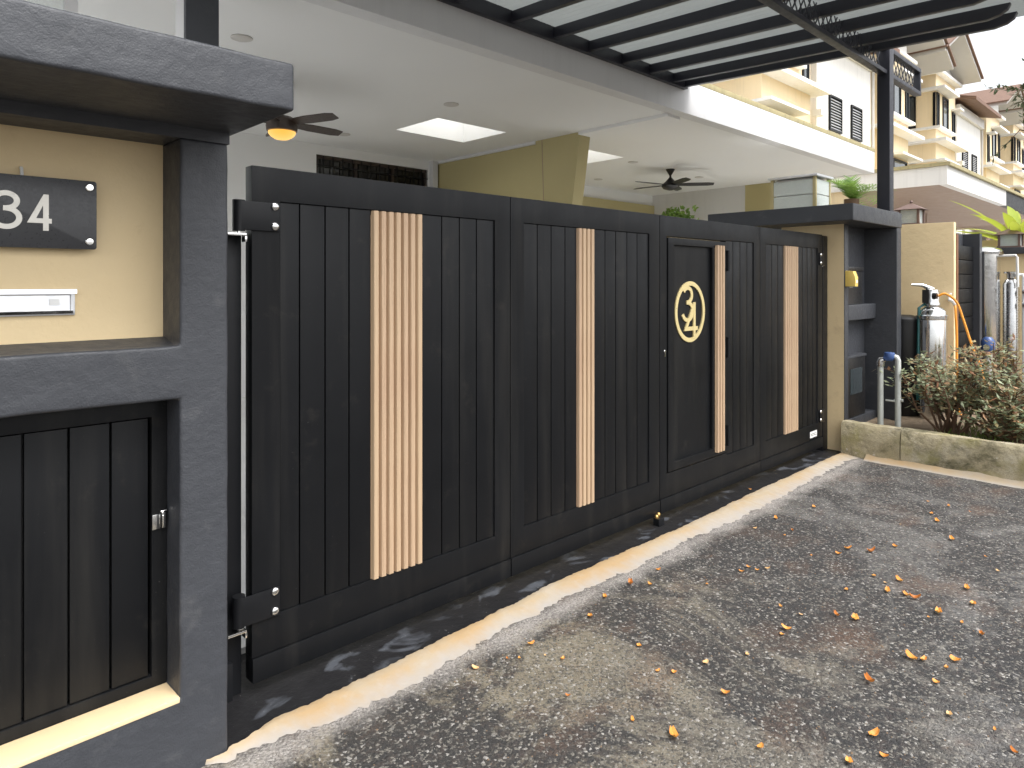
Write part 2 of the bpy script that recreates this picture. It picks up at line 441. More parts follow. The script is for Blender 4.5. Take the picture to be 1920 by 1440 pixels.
class MB:
    def __init__(s):
        s.v, s.f, s.mi = [], [], []
    def add(s, vs, fs, m=0):
        k = len(s.v)
        s.v += [tuple(v) for v in vs]
        s.f += [tuple(k + i for i in f) for f in fs]
        s.mi += [m] * len(fs)
        return s
    def box(s, x0, x1, y0, y1, z0, z1, m=0):
        return s.add([(x0, y0, z0), (x1, y0, z0), (x1, y1, z0), (x0, y1, z0), (x0, y0, z1), (x1, y0, z1), (x1, y1, z1), (x0, y1, z1)],
                     [(0, 3, 2, 1), (4, 5, 6, 7), (0, 1, 5, 4), (1, 2, 6, 5), (2, 3, 7, 6), (3, 0, 4, 7)], m)
    def prism(s, poly, axis, a0, a1, m=0):
        # poly of 2D points; axis 'x': (y,z)  'y': (x,z)  'z': (x,y)
        n = len(poly)
        def P(p, a):
            return {'x': (a, p[0], p[1]), 'y': (p[0], a, p[1]), 'z': (p[0], p[1], a)}[axis]
        vs = [P(p, a0) for p in poly] + [P(p, a1) for p in poly]
        fs = [tuple(range(n)), tuple(range(2 * n - 1, n - 1, -1))] + [(i, n + i, n + (i + 1) % n, (i + 1) % n) for i in range(n)]
        return s.add(vs, fs, m)
    def grid(s, us, ws, filled, a0, a1, axis='y', m=0):
        # a slab with rectangular holes; filled(i, j) says whether cell is solid
        nu, nw = len(us), len(ws)
        idx = {}
        vs, fs = [], []
        def V(i, j, k):
            key = (i, j, k)
            if key not in idx:
                a = (a0, a1)[k]
                idx[key] = len(vs)
                vs.append({'y': (us[i], a, ws[j]), 'z': (us[i], ws[j], a), 'x': (a, us[i], ws[j])}[axis])
            return idx[key]
        def F(i, j):
            return 0 <= i < nu - 1 and 0 <= j < nw - 1 and filled(i, j)
        for i in range(nu - 1):
            for j in range(nw - 1):
                if not F(i, j): continue
                fs.append((V(i, j, 0), V(i + 1, j, 0), V(i + 1, j + 1, 0), V(i, j + 1, 0)))
                fs.append((V(i, j, 1), V(i, j + 1, 1), V(i + 1, j + 1, 1), V(i + 1, j, 1)))
                if not F(i - 1, j): fs.append((V(i, j, 0), V(i, j + 1, 0), V(i, j + 1, 1), V(i, j, 1)))
                if not F(i + 1, j): fs.append((V(i + 1, j, 0), V(i + 1, j, 1), V(i + 1, j + 1, 1), V(i + 1, j + 1, 0)))
                if not F(i, j - 1): fs.append((V(i, j, 0), V(i, j, 1), V(i + 1, j, 1), V(i + 1, j, 0)))
                if not F(i, j + 1): fs.append((V(i, j + 1, 0), V(i + 1, j + 1, 0), V(i + 1, j + 1, 1), V(i, j + 1, 1)))
        return s.add(vs, fs, m)
    def tube(s, path, r, n=8, m=0, caps=True):
        path = [Vector(p) for p in path]
        rs = r if hasattr(r, '__len__') else [r] * len(path)
        vs, fs = [], []
        up = None
        for i, p in enumerate(path):
            d = (path[min(i + 1, len(path) - 1)] - path[max(i - 1, 0)]).normalized()
            if up is None or abs(d.dot(up)) > 0.98:
                up = Vector((0, 0, 1)) if abs(d.z) < 0.9 else Vector((1, 0, 0))
            a = d.cross(up).normalized()
            up = a.cross(d).normalized()
            for k in range(n):
                t = 2 * pi * k / n
                vs.append(p + (a * cos(t) + up * sin(t)) * rs[i])
        for i in range(len(path) - 1):
            for k in range(n):
                fs.append((i * n + k, i * n + (k + 1) % n, (i + 1) * n + (k + 1) % n, (i + 1) * n + k))
        if caps:
            fs.append(tuple(range(n - 1, -1, -1)))
            q = (len(path) - 1) * n
            fs.append(tuple(q + k for k in range(n)))
        return s.add(vs, fs, m)
    def lathe(s, prof, c, n=20, m=0, axis='z'):
        vs, fs = [], []
        for (r, h) in prof:
            for k in range(n):
                t = 2 * pi * k / n
                if axis == 'z': vs.append((c[0] + r * cos(t), c[1] + r * sin(t), c[2] + h))
                else: vs.append((c[0] + r * cos(t), c[1] - h, c[2] + r * sin(t)))   # 'y': h points outward to -Y
        for i in range(len(prof) - 1):
            for k in range(n):
                fs.append((i * n + k, i * n + (k + 1) % n, (i + 1) * n + (k + 1) % n, (i + 1) * n + k))
        fs.append(tuple(range(n - 1, -1, -1)))
        q = (len(prof) - 1) * n
        fs.append(tuple(q + k for k in range(n)))
        return s.add(vs, fs, m)
    def ribbon(s, pts, w, y0, y1, m=0):
        # flat band in the XZ plane, thickness y0..y1
        P = [Vector((p[0], p[1])) for p in pts]
        L, Rr = [], []
        for i, p in enumerate(P):
            d = P[min(i + 1, len(P) - 1)] - P[max(i - 1, 0)]
            d.normalize()
            nrm = Vector((-d.y, d.x)) * (w / 2)
            L.append(p + nrm); Rr.append(p - nrm)
        n = len(P)
        vs = [(q.x, y0, q.y) for q in L] + [(q.x, y0, q.y) for q in Rr] + [(q.x, y1, q.y) for q in L] + [(q.x, y1, q.y) for q in Rr]
        fs = []
        for i in range(n - 1):
            fs += [(i, i + 1, n + i + 1, n + i), (2 * n + i, 3 * n + i, 3 * n + i + 1, 2 * n + i + 1),
                   (i, 2 * n + i, 2 * n + i + 1, i + 1), (n + i, n + i + 1, 3 * n + i + 1, 3 * n + i)]
        fs += [(0, n, 3 * n, 2 * n), (n - 1, 3 * n - 1, 4 * n - 1, 2 * n - 1)]
        return s.add(vs, fs, m)
    def mesh(s, name, mats, off=(0, 0, 0), bevel=0, smooth=False, seg=2):
        me = bpy.data.meshes.new(name)
        o = Vector(off)
        me.from_pydata([Vector(v) - o for v in s.v], [], s.f)
        if not isinstance(mats, (list, tuple)): mats = [mats]
        for m in mats: me.materials.append(M[m])
        for p, k in zip(me.polygons, s.mi): p.material_index = k
        bm = bmesh.new()
        bm.from_mesh(me)
        bmesh.ops.recalc_face_normals(bm, faces=bm.faces)
        if bevel:
            ed = [e for e in bm.edges if len(e.link_faces) == 2 and e.calc_face_angle(0) > 0.5]
            bmesh.ops.bevel(bm, geom=ed, offset=bevel, segments=seg, profile=0.6, affect='EDGES', clamp_overlap=True)
        bm.to_mesh(me)
        bm.free()
        if smooth or bevel:
            for p in me.polygons: p.use_smooth = True
            try: me.set_sharp_from_angle(angle=radians(38))
            except Exception: pass
        return me
    def build(s, name, mats, parent=None, bevel=0, smooth=False, origin=(0, 0, 0), seg=2):
        off = OFF[parent] if parent else Vector(origin)
        o = bpy.data.objects.new(name, s.mesh(name, mats, off, bevel, smooth, seg))
        COL.objects.link(o)
        if parent: o.parent = parent
        else: o.location = off
        OFF[o] = off
        return o

def refine(us, step):
    out, mp = [us[0]], []
    for i, (a, b) in enumerate(zip(us, us[1:])):
        n = max(1, round(abs(b - a) / step))
        for k in range(n):
            out.append(a + (b - a) * (k + 1) / n)
            mp.append(i)
    return out, mp

def plaster_slab(us, ws, filled, a0, a1, name, mat, parent, bevel=0.012, step=0.045, amp=0.0021, axis='y'):
    U, mu = refine(us, step)
    Wz, mw = refine(ws, step)
    o = MB().grid(U, Wz, lambda i, j: filled(mu[i], mw[j]), a0, a1, axis).build(name, mat, parent, bevel=bevel, seg=3)
    for v in o.data.vertices:
        q = v.co * 9.0
        v.co += mnoise.noise_vector(q) * amp + mnoise.noise_vector(q * 4.3) * amp * 0.4
    return o

def inst(me, name, parent, loc, rot=(0, 0, 0)):
    o = bpy.data.objects.new(name, me)
    COL.objects.link(o)
    o.parent = parent
    o.location = Vector(loc) - OFF[parent]
    o.rotation_euler = rot
    OFF[o] = OFF[parent]
    return o

def B(x0, x1, y0, y1, z0, z1):
    return MB().box(x0, x1, y0, y1, z0, z1)

# ================================================================== SETTING
g = MB()
g.add([(-150, -150, 0), (250, -150, 0), (250, 200, 0), (-150, 200, 0)], [(0, 1, 2, 3)])
tag(g.build('road', 'ground'), kind='structure')
tag(B(-6, 60, 0.32, 7.2, 0.002, 0.03).build('porch_floor', 'tile_floor'), kind='structure')

def wav(x, a, f, p):
    return a * sin(f * x + p)
INN = [(-0.165, -0.228), (0.04, -0.186), (0.263, -0.192), (0.487, -0.183), (0.797, -0.17), (1.212, -0.153), (1.495, -0.135), (2.0, -0.142), (2.675, -0.160), (3.55, -0.136), (4.5, -0.137), (5.53, -0.138)]
OUT = [(-0.26, -0.25), (-0.013, -0.313), (0.149, -0.330), (0.316, -0.372), (0.48, -0.369), (0.685, -0.352), (0.856, -0.317), (1.525, -0.295), (1.99, -0.335), (2.545, -0.300), (3.04, -0.345), (3.74, -0.342), (4.4, -0.31), (5.085, -0.298), (5.33, -0.33)]
def lerp(tab, x):
    for (a, b), (c, d) in zip(tab, tab[1:]):
        if x <= c: return b + (d - b) * max(0, (x - a)) / (c - a)
    return tab[-1][1]
tb = MB()
vs, fs = [], []
N = 120
for i in range(N + 1):
    x = -0.164 + (5.445 + 0.164) * i / N
    yi = lerp(INN, x) - 0.03
    for j, y in enumerate((yi, -0.06, 0.02, 0.33)):
        vs.append((x, y, 0.004 + (0.004 * random.random() if j in (1, 2) else 0)))
for i in range(N):
    for j in range(3):
        a = i * 4 + j
        fs.append((a, a + 4, a + 5, a + 1))
tb.add(vs, fs)
tag(tb.build('threshold', 'threshold', smooth=True), kind='structure')
sb = MB()
vs, fs = [], []
N = 420
xs0, xs1 = -0.24, 5.42
for i in range(N + 1):
    x = xs0 + (xs1 - xs0) * i / N
    yi = lerp(INN, x) + wav(x, 0.002, 23, 1) + 0.008 * mnoise.noise(Vector((x * 11, 1.3, 0))) + random.uniform(-0.004, 0.004)
    yo = lerp(OUT, x) + 0.012 + wav(x, 0.010, 17, 2) + 0.05 * (mnoise.noise(Vector((x * 14, 3.1, 0))) + 0.6 * mnoise.noise(Vector((x * 45, 7.7, 0)))) * 0.5 + random.uniform(-0.008, 0.008)
    if x < -0.17: yi = min(yi, -0.243)
    yi = max(yi, yo + 0.004)
    for t_, z in ((0.0, 0.003), (0.02, 0.014), (0.10, 0.018), (0.30, 0.016), (0.55, 0.009), (0.78, 0.004), (0.92, 0.0012)):
        vs.append((x, yi + (yo - yi) * t_, z + (random.uniform(-0.0012, 0.0012) if 0 < t_ < 1 else 0)))
for i in range(N):
    for j in range(6):
        a = i * 7 + j
        fs.append((a, a + 7, a + 8, a + 1))
sb.add(vs, fs)
tag(sb.build('cement_strip', 'strip', smooth=True), kind='structure')

# loose stone chips bedded in the road
ch = MB()
def chip(mb, x, y, r, m):
    a = random.uniform(0, pi)
    e = random.uniform(0.5, 1.0)
    h = r * random.uniform(0.25, 0.5)
    pts = []
    for k in range(5):
        t = a + 2 * pi * k / 5
        rr = r * random.uniform(0.7, 1.1)
        u, w = rr * cos(t), rr * sin(t) * e
        pts.append((x + u * cos(a) - w * sin(a), y + u * sin(a) + w * cos(a), -0.001))
    top = [(px * 0.6 + x * 0.4, py * 0.6 + y * 0.4, h) for px, py, _ in pts]
    mb.add(pts + top, [(5, 6, 7, 8, 9)] + [(k, (k + 1) % 5, 5 + (k + 1) % 5, 5 + k) for k in range(5)], m)
for _ in range(9000):
    x = random.uniform(-0.6, 5.3)
    y = -0.38 - 2.3 * random.random() ** 0.9
    r = random.choice((0.0025, 0.003, 0.0035, 0.004, 0.005)) * random.uniform(0.8, 1.3)
    chip(ch, x, y, r, random.choice((0, 1, 1, 1, 2, 2, 2, 3, 3)))
tag(ch.build('road_gravel', ['stone_light', 'stone_grey', 'stone_dark', 'stone_tan']), 'loose stone chips bedded in the road surface', 'gravel', kind='stuff')

# verge behind the planter kerb
vb = MB()
nx, ny = 22, 40
vs, fs = [], []
for i in range(nx + 1):
    for j in range(ny + 1):
        x = 5.47 + (9.6 - 5.47) * i / nx
        y = -7.0 + 6.97 * j / ny
        vs.append((x, y, 0.20 + 0.02 * sin(3.1 * x + 1.7 * y) + random.uniform(-0.012, 0.012)))
for i in range(nx):
    for j in range(ny):
        a = i * (ny + 1) + j
        fs.append((a, a + ny + 1, a + ny + 2, a + 1))
vb.add(vs, fs)
tag(vb.build('verge', 'soil', smooth=True), kind='structure')

gb = MB()
for _ in range(5200):
    x = random.uniform(5.55, 8.6)
    y = random.uniform(-4.5, -0.75)
    if sin(2.3 * x + 0.7) + sin(3.1 * y) < -0.5: continue
    h = random.uniform(0.03, 0.085)
    a = random.uniform(0, 2 * pi)
    w = 0.004
    dx, dy = cos(a) * w, sin(a) * w
    lx, ly = random.uniform(-0.04, 0.04), random.uniform(-0.04, 0.04)
    z0 = 0.19 + 0.02 * sin(3.1 * x + 1.7 * y)
    gb.add([(x - dx, y - dy, z0), (x + dx, y + dy, z0), (x + lx * 0.4, y + ly * 0.4, z0 + h * 0.6 + 0.02), (x + lx, y + ly, z0 + h + 0.02)], [(0, 1, 2), (1, 3, 2)])
tag(gb.build('grass', 'grass'), 'thin green grass growing on the verge behind the kerb', 'grass', kind='stuff')

# ================================================================== LEFT MAILBOX WALL
wl = thing('mailbox_wall', 'dark grey and cream mailbox wall with overhanging cap left of the gate', 'wall', (-0.76, -0.07, 0))
X0, X1, YF, YB = -1.36, -0.166, -0.24, 0.10
plaster_slab([X0, -1.21, -0.315, X1], [-0.02, 0.246, 1.186, 1.353, 2.006], lambda i, j: not (i == 1 and j in (1, 3)), YF, YB, 'wall_frame', 'dark_plaster', wl)
MB().box(X0 + 0.002, X1 + 0.003, YF - 0.003, YB + 0.003, 2.004, 2.042).build('cap_band', 'dark_plaster', wl)
plaster_slab([X0 - 0.03, -0.142], [2.04, 2.176], lambda i, j: True, -0.66, 0.24, 'cap', 'dark_plaster', wl, bevel=0.011)
B(-1.21, -0.3155, -0.075, 0.085, 1.354, 2.0055).build('panel', 'cream_plaster', wl)
MB().prism([(-0.239, 1.345), (-0.075, 1.372), (-0.075, 1.35), (-0.239, 1.342)], 'x', -1.2095, -0.3155).build('ledge', 'dark_plaster', wl)
B(-1.2095, -0.3155, -0.05, 0.085, 0.247, 1.1855).build('recess_back', 'dark_plaster', wl)
MB().prism([(-0.243, 0.236), (-0.243, 0.253), (-0.119, 0.249), (-0.119, 0.236)], 'x', -1.2085, -0.3165).build('sill', 'sill_paint', wl, bevel=0.003)
# mail slot
ms = MB().grid([-0.945, -0.935, -0.578, -0.566], [1.452, 1.463, 1.513, 1.529], lambda i, j: not (i == 1 and j == 1), -0.083, -0.073)
mso = ms.build('mail_slot', 'aluminium', wl, bevel=0.002)
MB().prism([(-0.077, 1.464), (-0.081, 1.467), (-0.078, 1.512), (-0.074, 1.512)], 'x', -0.934, -0.579).build('flap', 'aluminium', mso)
MB().prism([(-0.083, 1.517), (-0.089, 1.517), (-0.087, 1.530), (-0.083, 1.530)], 'x', -0.945, -0.562).build('hood', 'chrome', mso)
MB().prism([(-0.083, 1.456), (-0.0925, 1.457), (-0.087, 1.466), (-0.083, 1.467)], 'x', -0.943, -0.572).build('lip', 'chrome', mso)
st = MB().prism([(-0.0822, 1.483), (-0.0827, 1.483), (-0.0813, 1.501), (-0.0808, 1.501)], 'x', -0.631, -0.606)
st.build('sticker', 'white_plastic', mso)
# cabinet door in the lower recess
cd = MB().grid([-1.2085, -1.165, -0.362, -0.3165], [0.248, 0.285, 1.118, 1.1845], lambda i, j: not (i == 1 and j == 1), -0.118, -0.06)
cdo = cd.build('cabinet_door', 'gate_black', wl, bevel=0.002)
B(-1.163, -0.3665, -0.085, -0.07, 0.287, 1.116).build('backing', 'gate_groove', cdo)
bx = [-1.162, -1.03, -0.922, -0.812, -0.701, -0.589, -0.478, -0.3685]
for a, b in zip(bx, bx[1:]):
    B(a + 0.0035, b - 0.0035, -0.113, -0.0852, 0.289, 1.114).build('board', 'gate_black', cdo, bevel=0.0015)
lt = MB().box(-0.362, -0.338, -0.124, -0.1181, 0.755, 0.803)
lt.box(-0.335, -0.325, -0.132, -0.1181, 0.758, 0.808)
lt.tube([(-0.338, -0.126, 0.81), (-0.32, -0.126, 0.812)], 0.003, 6)
lt.tube([(-0.332, -0.135, 0.765), (-0.332, -0.135, 0.80)], 0.004, 6)
lt.build('latch', 'chrome', wl, bevel=0.0015)

# ------------------------------------------------------------------ number plate
npl = thing('number_plate', 'black acrylic plate with silver number 34 on cream wall', 'number plate', (-0.70, -0.11, 1.65))
XR = -0.515
pl = MB()
rc = 0.008
corners = []
for cx_, cz_, a0 in ((XR - rc, 1.859 - rc, 0), (-0.885 + rc, 1.859 - rc, 90), (-0.885 + rc, 1.651 + rc, 180), (XR - rc, 1.651 + rc, 270)):
    for k in range(5):
        t = radians(a0 + 90 * k / 4)
        corners.append((cx_ + rc * cos(t), cz_ + rc * sin(t)))
pl.prism(corners, 'y', -0.112, -0.104).build('plate', 'plate_black', npl, bevel=0.001)
for (x, z) in ((-0.534, 1.839), (-0.534, 1.675), (-0.866, 1.839), (-0.866, 1.675)):
    MB().lathe([(0.009, -0.035), (0.009, 0.0)], (x, -0.1122, z), 16, axis='y').lathe([(0.0118, 0.0005), (0.0118, 0.004), (0.0095, 0.006), (0.003, 0.0063)], (x, -0.1122, z), 20, axis='y').build('standoff', 'chrome', npl, smooth=True)
def digit3(mb, cx_, z0, z1, hw, w, y0, y1):
    H = z1 - z0
    zm = z0 + H * 0.54
    r1, r2 = (z1 - zm) / 2 - w * 0.28, (zm - z0) / 2 - w * 0.24
    c1, c2 = z1 - w / 2 - r1, z0 + w / 2 + r2
    rx1, rx2 = hw * 0.86 - w / 2, hw - w / 2
    up = [(cx_ + rx1 * cos(radians(152 - 238 * k / 18)), c1 + r1 * sin(radians(152 - 238 * k / 18))) for k in range(19)]
    lo = [(cx_ + rx2 * cos(radians(86 - 246 * k / 20)), c2 + r2 * sin(radians(86 - 246 * k / 20))) for k in range(21)]
    lo = [(cx_ - hw * 0.18, lo[0][1] + 0.0002)] + lo
    mb.ribbon(up, w, y0, y1)
    mb.ribbon(lo, w, y0 - 0.0003, y1)
def digit4(mb, x0, x1, z0, z1, w, y0, y1):
    xs = x0 + (x1 - x0) * 0.76
    H = z1 - z0
    zb = z0 + H * 0.27
    mb.prism([(xs - w / 2, z0), (xs + w / 2, z0), (xs + w / 2, z1), (xs - w / 2, z1 - H * 0.02)], 'y', y0, y1)
    mb.prism([(x0, zb - w / 2), (x1, zb - w / 2), (x1, zb + w / 2), (x0 + w * 0.5, zb + w / 2)], 'y', y0 - 0.0003, y1)
    mb.prism([(x0, zb - w / 2 + 0.0005), (x0 + w * 1.15, zb - w / 2 + 0.0005), (xs + w / 2, z1), (xs - w * 0.42, z1)], 'y', y0 - 0.0006, y1)
d3 = MB()
digit3(d3, -0.740, 1.702, 1.812, 0.038, 0.0145, -0.1145, -0.1125)
d3.build('digit_three', 'digit_silver', npl)
d4 = MB()
digit4(d4, -0.691, -0.631, 1.702, 1.808, 0.0140, -0.1145, -0.1125)
d4.build('digit_four', 'digit_silver', npl)
MB().tube([(-0.70, -0.076, 1.885), (-0.70, -0.085, 1.883), (-0.70, -0.09, 1.872), (-0.70, -0.095, 1.855)], 0.0045, 8).build('cable', 'white_plastic', npl, smooth=True)

# ================================================================== FOLDING GATE
gt = thing('folding_gate', 'black four-leaf folding driveway gate with upright wood slat strips and number 34', 'gate', (2.66, 0, 0))
ZB, ZT, IB, IT = 0.055, 1.988, 0.285, 1.860
TK = 0.058
slat_m = None
def slat_mesh(h):
    prof = [(-0.0165, 0.012), (-0.0125, -0.002), (-0.0105, -0.0062), (-0.0088, -0.0072), (0.0095, -0.0072), (0.0112, -0.0062), (0.0122, -0.003), (0.0126, 0.012)]
    mb = MB()
    mb.prism(prof, 'z', 0, h)
    return mb.mesh('slat', 'wood')
SL = slat_mesh(IT - 0.004 - IB)
SLD = slat_mesh(1.817 - 0.336)
def leaf(x0, x1, o0, o1, segs, nm='gate_leaf'):
    f = MB().grid([x0, o0, o1, x1], [0.148, IB, IT, ZT], lambda i, j: not (i == 1 and j == 1), 0.0, TK)
    lf = f.build(nm, 'gate_black', gt, bevel=0.0025)
    B(x0 + 0.001, x1 - 0.001, -0.007, TK + 0.002, ZB, 0.1455).build('bottom_rail', 'gate_black', lf, bevel=0.003)
    B(o0 + 0.0005, o1 - 0.0005, 0.024, TK - 0.006, IB + 0.0005, IT - 0.0005).build('backing', 'gate_groove', lf)
    for s_ in segs:
        if s_[0] == 'p':
            xs = s_[1:]
            for a, b in zip(xs, xs[1:]):
                B(a + 0.003, b - 0.003, 0.0065, 0.0235, IB + 0.0015, IT - 0.002).build('plank', 'gate_black', lf, bevel=0.0012)
        else:
            _, a, b, n = s_
            B(a + 0.002, b - 0.002, 0.010, 0.0236, IB + 0.001, IT - 0.022).build('slat_backing', 'wood', lf)
            pit = (b - a) / n
            for k in range(n):
                inst(SL, 'slat', lf, (a + pit * (k + 0.5), 0.0, IB + 0.001))
    return lf
lf1 = leaf(0.014, 1.346, 0.124, 1.241, [('p', 0.124, 0.207, 0.317, 0.426, 0.531), ('s', 0.531, 0.799, 7), ('p', 0.799, 0.912, 1.018, 1.125, 1.241)])
lf2 = leaf(1.350, 2.682, 1.448, 2.568, [('p', 1.448, 1.552, 1.66, 1.773, 1.872), ('s', 1.872, 2.020, 4), ('p', 2.020, 2.127, 2.229, 2.341, 2.446, 2.568)])
# leaf with the wicket door
f = MB().grid([2.686, 2.766, 3.545, 3.97, 4.072], [0.148, 0.285, 0.300, 1.855, IT, ZT], lambda i, j: not ((i == 1 and j == 2) or (i == 2 and j in (1, 2, 3))), 0.0, TK)
lf3 = f.build('gate_leaf', 'gate_black', gt, bevel=0.0025)
B(2.687, 4.071, -0.007, TK + 0.002, ZB, 0.1455).build('bottom_rail', 'gate_black', lf3, bevel=0.003)
B(3.546, 3.9695, 0.024, TK - 0.006, IB + 0.0005, IT - 0.0005).build('backing', 'gate_groove', lf3)
for a, b in zip([3.545, 3.652, 3.762, 3.871], [3.652, 3.762, 3.871, 3.97]):
    B(a + 0.003, b - 0.003, 0.0065, 0.0235, IB + 0.0015, IT - 0.002).build('plank', 'gate_black', lf3, bevel=0.0012)
lf4 = leaf(4.076, 5.290, 4.178, 5.190, [('p', 4.178, 4.29, 4.40, 4.511), ('s', 4.511, 4.771, 7), ('p', 4.771, 4.88, 4.98, 5.085, 5.19)])
# wicket door
wd = MB().grid([2.775, 2.846, 3.339, 3.535], [0.308, 0.365, 1.800, 1.847], lambda i, j: not (i == 1 and j == 1), -0.006, TK - 0.01)
wdo = wd.build('wicket_door', 'gate_black', gt, bevel=0.003)
B(2.8465, 3.3385, 0.016, 0.035, 0.3655, 1.7995).build('panel', 'gate_black', wdo)
B(3.367, 3.484, -0.0125, -0.0062, 0.337, 1.800).build('slat_backing', 'wood', wdo)
for k in range(3):
    inst(SLD, 'slat', wdo, (3.387 + 0.0385 * k, -0.0195, 0.336))
for z0, z1 in ((1.636, 1.785), (1.003, 1.151), (0.358, 0.506)):
    h = MB().tube([(3.54, -0.016, z0), (3.54, -0.016, z1)], 0.013, 10)
    h.box(3.495, 3.535, -0.0095, -0.0062, z0 + 0.01, z1 - 0.01)
    h.box(3.545, 3.585, -0.006, -0.0002, z0 + 0.01, z1 - 0.01)
    h.build('hinge', 'steel_black', wdo, smooth=True)
em = MB()
ring = [(3.067 + 0.176 * cos(2 * pi * k / 64), 1.351 + 0.194 * sin(2 * pi * k / 64)) for k in range(65)]
em.ribbon(ring, 0.029, 0.008, 0.0155)
em.build('emblem_ring', 'gold', wdo)
d3 = MB(); digit3(d3, 3.035, 1.280, 1.528, 0.078, 0.027, 0.0085, 0.0155)
d3.build('digit_three', 'gold', wdo)
d4 = MB(); digit4(d4, 2.99, 3.16, 1.168, 1.415, 0.027, 0.0072, 0.0155)
d4.build('digit_four', 'gold', wdo)
kh = MB().lathe([(0.010, 0), (0.010, 0.004), (0.008, 0.006)], (2.738, -0.0005, 1.103), 14, axis='y').box(2.734, 2.742, -0.006, -0.0005, 1.068, 1.097)
kh.build('key_cylinder', 'chrome', gt)
lb = B(5.02, 5.165, -0.0035, -0.0003, 0.172, 0.226)
lbo = lb.build('maker_label', 'white_plastic', gt)
for z in (0.19, 0.203):
    B(5.035, 5.15, -0.0042, -0.0036, z, z + 0.004).build('print_line', 'gate_black', lbo)

def big_hinge(xb, xa, zc, side):
    h = MB()
    z0, z1 = zc - 0.055, zc + 0.052
    lo, hi = min(xa, xb), max(xa, xb)
    h.box(lo, hi, -0.0105, -0.0005 if zc > 0.5 else -0.0045, z0, z1)
    ho = h.build('hinge', 'steel_black', gt, bevel=0.002)
    MB().tube([(xb, 0.012, z0 - 0.004), (xb, 0.012, z1 + 0.004)], 0.0225, 16).build('barrel', 'steel_black', ho, smooth=True)
    MB().tube([(xb, 0.012, z0 - 0.012), (xb, 0.012, z0 - 0.0042)], 0.008, 10).build('pin', 'chrome', ho)
    for z in (zc + 0.039, zc - 0.036):
        bxp = xa - 0.020 * (1 if xa > xb else -1)
        MB().lathe([(0.0165, 0), (0.0162, 0.003), (0.0125, 0.007), (0.005, 0.009)], (bxp, -0.0106, z), 18, axis='y').build('bolt', 'chrome', ho, smooth=True)
    return ho
big_hinge(-0.030, 0.119, 1.800, 1)
big_hinge(-0.030, 0.119, 0.338, 1)
big_hinge(5.31, 5.215, 1.765, -1)
big_hinge(5.31, 5.215, 0.342, -1)
ds = MB().box(2.60, 2.66, -0.052, -0.0075, 0.006, 0.052)
dso = ds.build('drop_bolt', 'steel_black', gt, bevel=0.003)
for x, y in ((2.607, -0.028), (2.652, -0.012)):
    MB().lathe([(0.010, 0), (0.013, 0.006), (0.012, 0.018), (0.007, 0.024)], (x, y, 0.0525), 14).build('knob', 'brass', dso, smooth=True)

# hinge posts
hp = thing('hinge_post', 'black steel hinge post between mailbox wall and gate', 'post', (-0.09, 0.1, 0), 'gate hinge posts')
B(-0.158, -0.002, 0.055, 0.155, 0.004, 1.735).build('post', 'steel_black', hp, bevel=0.004)
B(-0.158, -0.045, 0.028, 0.0545, 0.006, 0.145).build('base_plate', 'steel_black', hp, bevel=0.003)
for z in (0.262, 1.729):
    lp = MB().box(-0.075, -0.006, -0.004, 0.0545, z - 0.006, z + 0.004).box(-0.012, -0.004, -0.002, 0.03, z - 0.028, z - 0.0061)
    lp.build('hinge_bracket', 'chrome', hp, bevel=0.002)
hp2 = thing('hinge_post', 'black steel hinge post against the cream pillar side', 'post', (5.37, 0.1, 0), 'gate hinge posts')
B(5.332, 5.446, 0.012, 0.13, 0.004, 1.982).build('post', 'steel_black', hp2, bevel=0.004)
for z in (0.29, 1.715):
    B(5.30, 5.331, -0.005, 0.0445, z - 0.012, z + 0.002).build('hinge_bracket', 'chrome', hp2, bevel=0.002)

# ================================================================== RIGHT METER PILLAR
mp = thing('meter_pillar', 'dark grey meter pillar with open shelved niche and wide cap right of the gate', 'pillar', (5.8, 0.1, 0))
B(5.45, 5.54, -0.13, 0.45, -0.02, 2.088).build('side_wall', 'cream_plaster', mp)
B(5.4515, 5.545, -0.137, -0.1305, -0.02, 2.088).build('jamb', 'dark_plaster', mp, bevel=0.003)
B(5.5405, 6.27, -0.03, 0.45, -0.02, 2.088).build('back_wall', 'dark_plaster', mp)
plaster_slab([6.2715, 6.40], [-0.02, 2.088], lambda i, j: True, -0.33, 0.45, 'fin_wall', 'dark_plaster', mp, bevel=0.008, step=0.07)
B(5.10, 6.402, -0.335, 1.05, 2.0885, 2.235).build('cap', 'dark_plaster', mp, bevel=0.008, seg=3)
MB().box(5.5455, 6.27, -0.14, -0.0305, 1.195, 1.343).build('shelf', 'dark_plaster', mp, bevel=0.01, seg=3)
B(5.546, 6.27, -0.14, -0.0305, 0.13, 0.28).build('ledge', 'dark_plaster', mp, bevel=0.008)
mb1 = thing('meter_box', 'black meter box standing on the niche shelf', 'meter box', (5.72, -0.08, 1.344))
B(5.56, 5.95, -0.12, -0.032, 1.344, 1.66).build('case', 'black_plastic', mb1, bevel=0.01)
B(5.60, 5.80, -0.124, -0.1205, 1.50, 1.61).build('window', 'pane', mb1)
B(5.56, 5.97, -0.127, -0.032, 1.6605, 1.70).build('lid', 'black_plastic', mb1, bevel=0.006)
mb2 = thing('meter_box', 'large black meter box under the niche shelf', 'meter box', (5.75, -0.08, 0.281))
B(5.555, 6.02, -0.125, -0.032, 0.281, 0.84).build('case', 'black_plastic', mb2, bevel=0.01)
B(5.62, 5.92, -0.130, -0.1255, 0.50, 0.74).build('window', 'pane', mb2)
B(5.55, 6.03, -0.132, -0.032, 0.8405, 0.865).build('lid', 'dark_plaster', mb2, bevel=0.005)
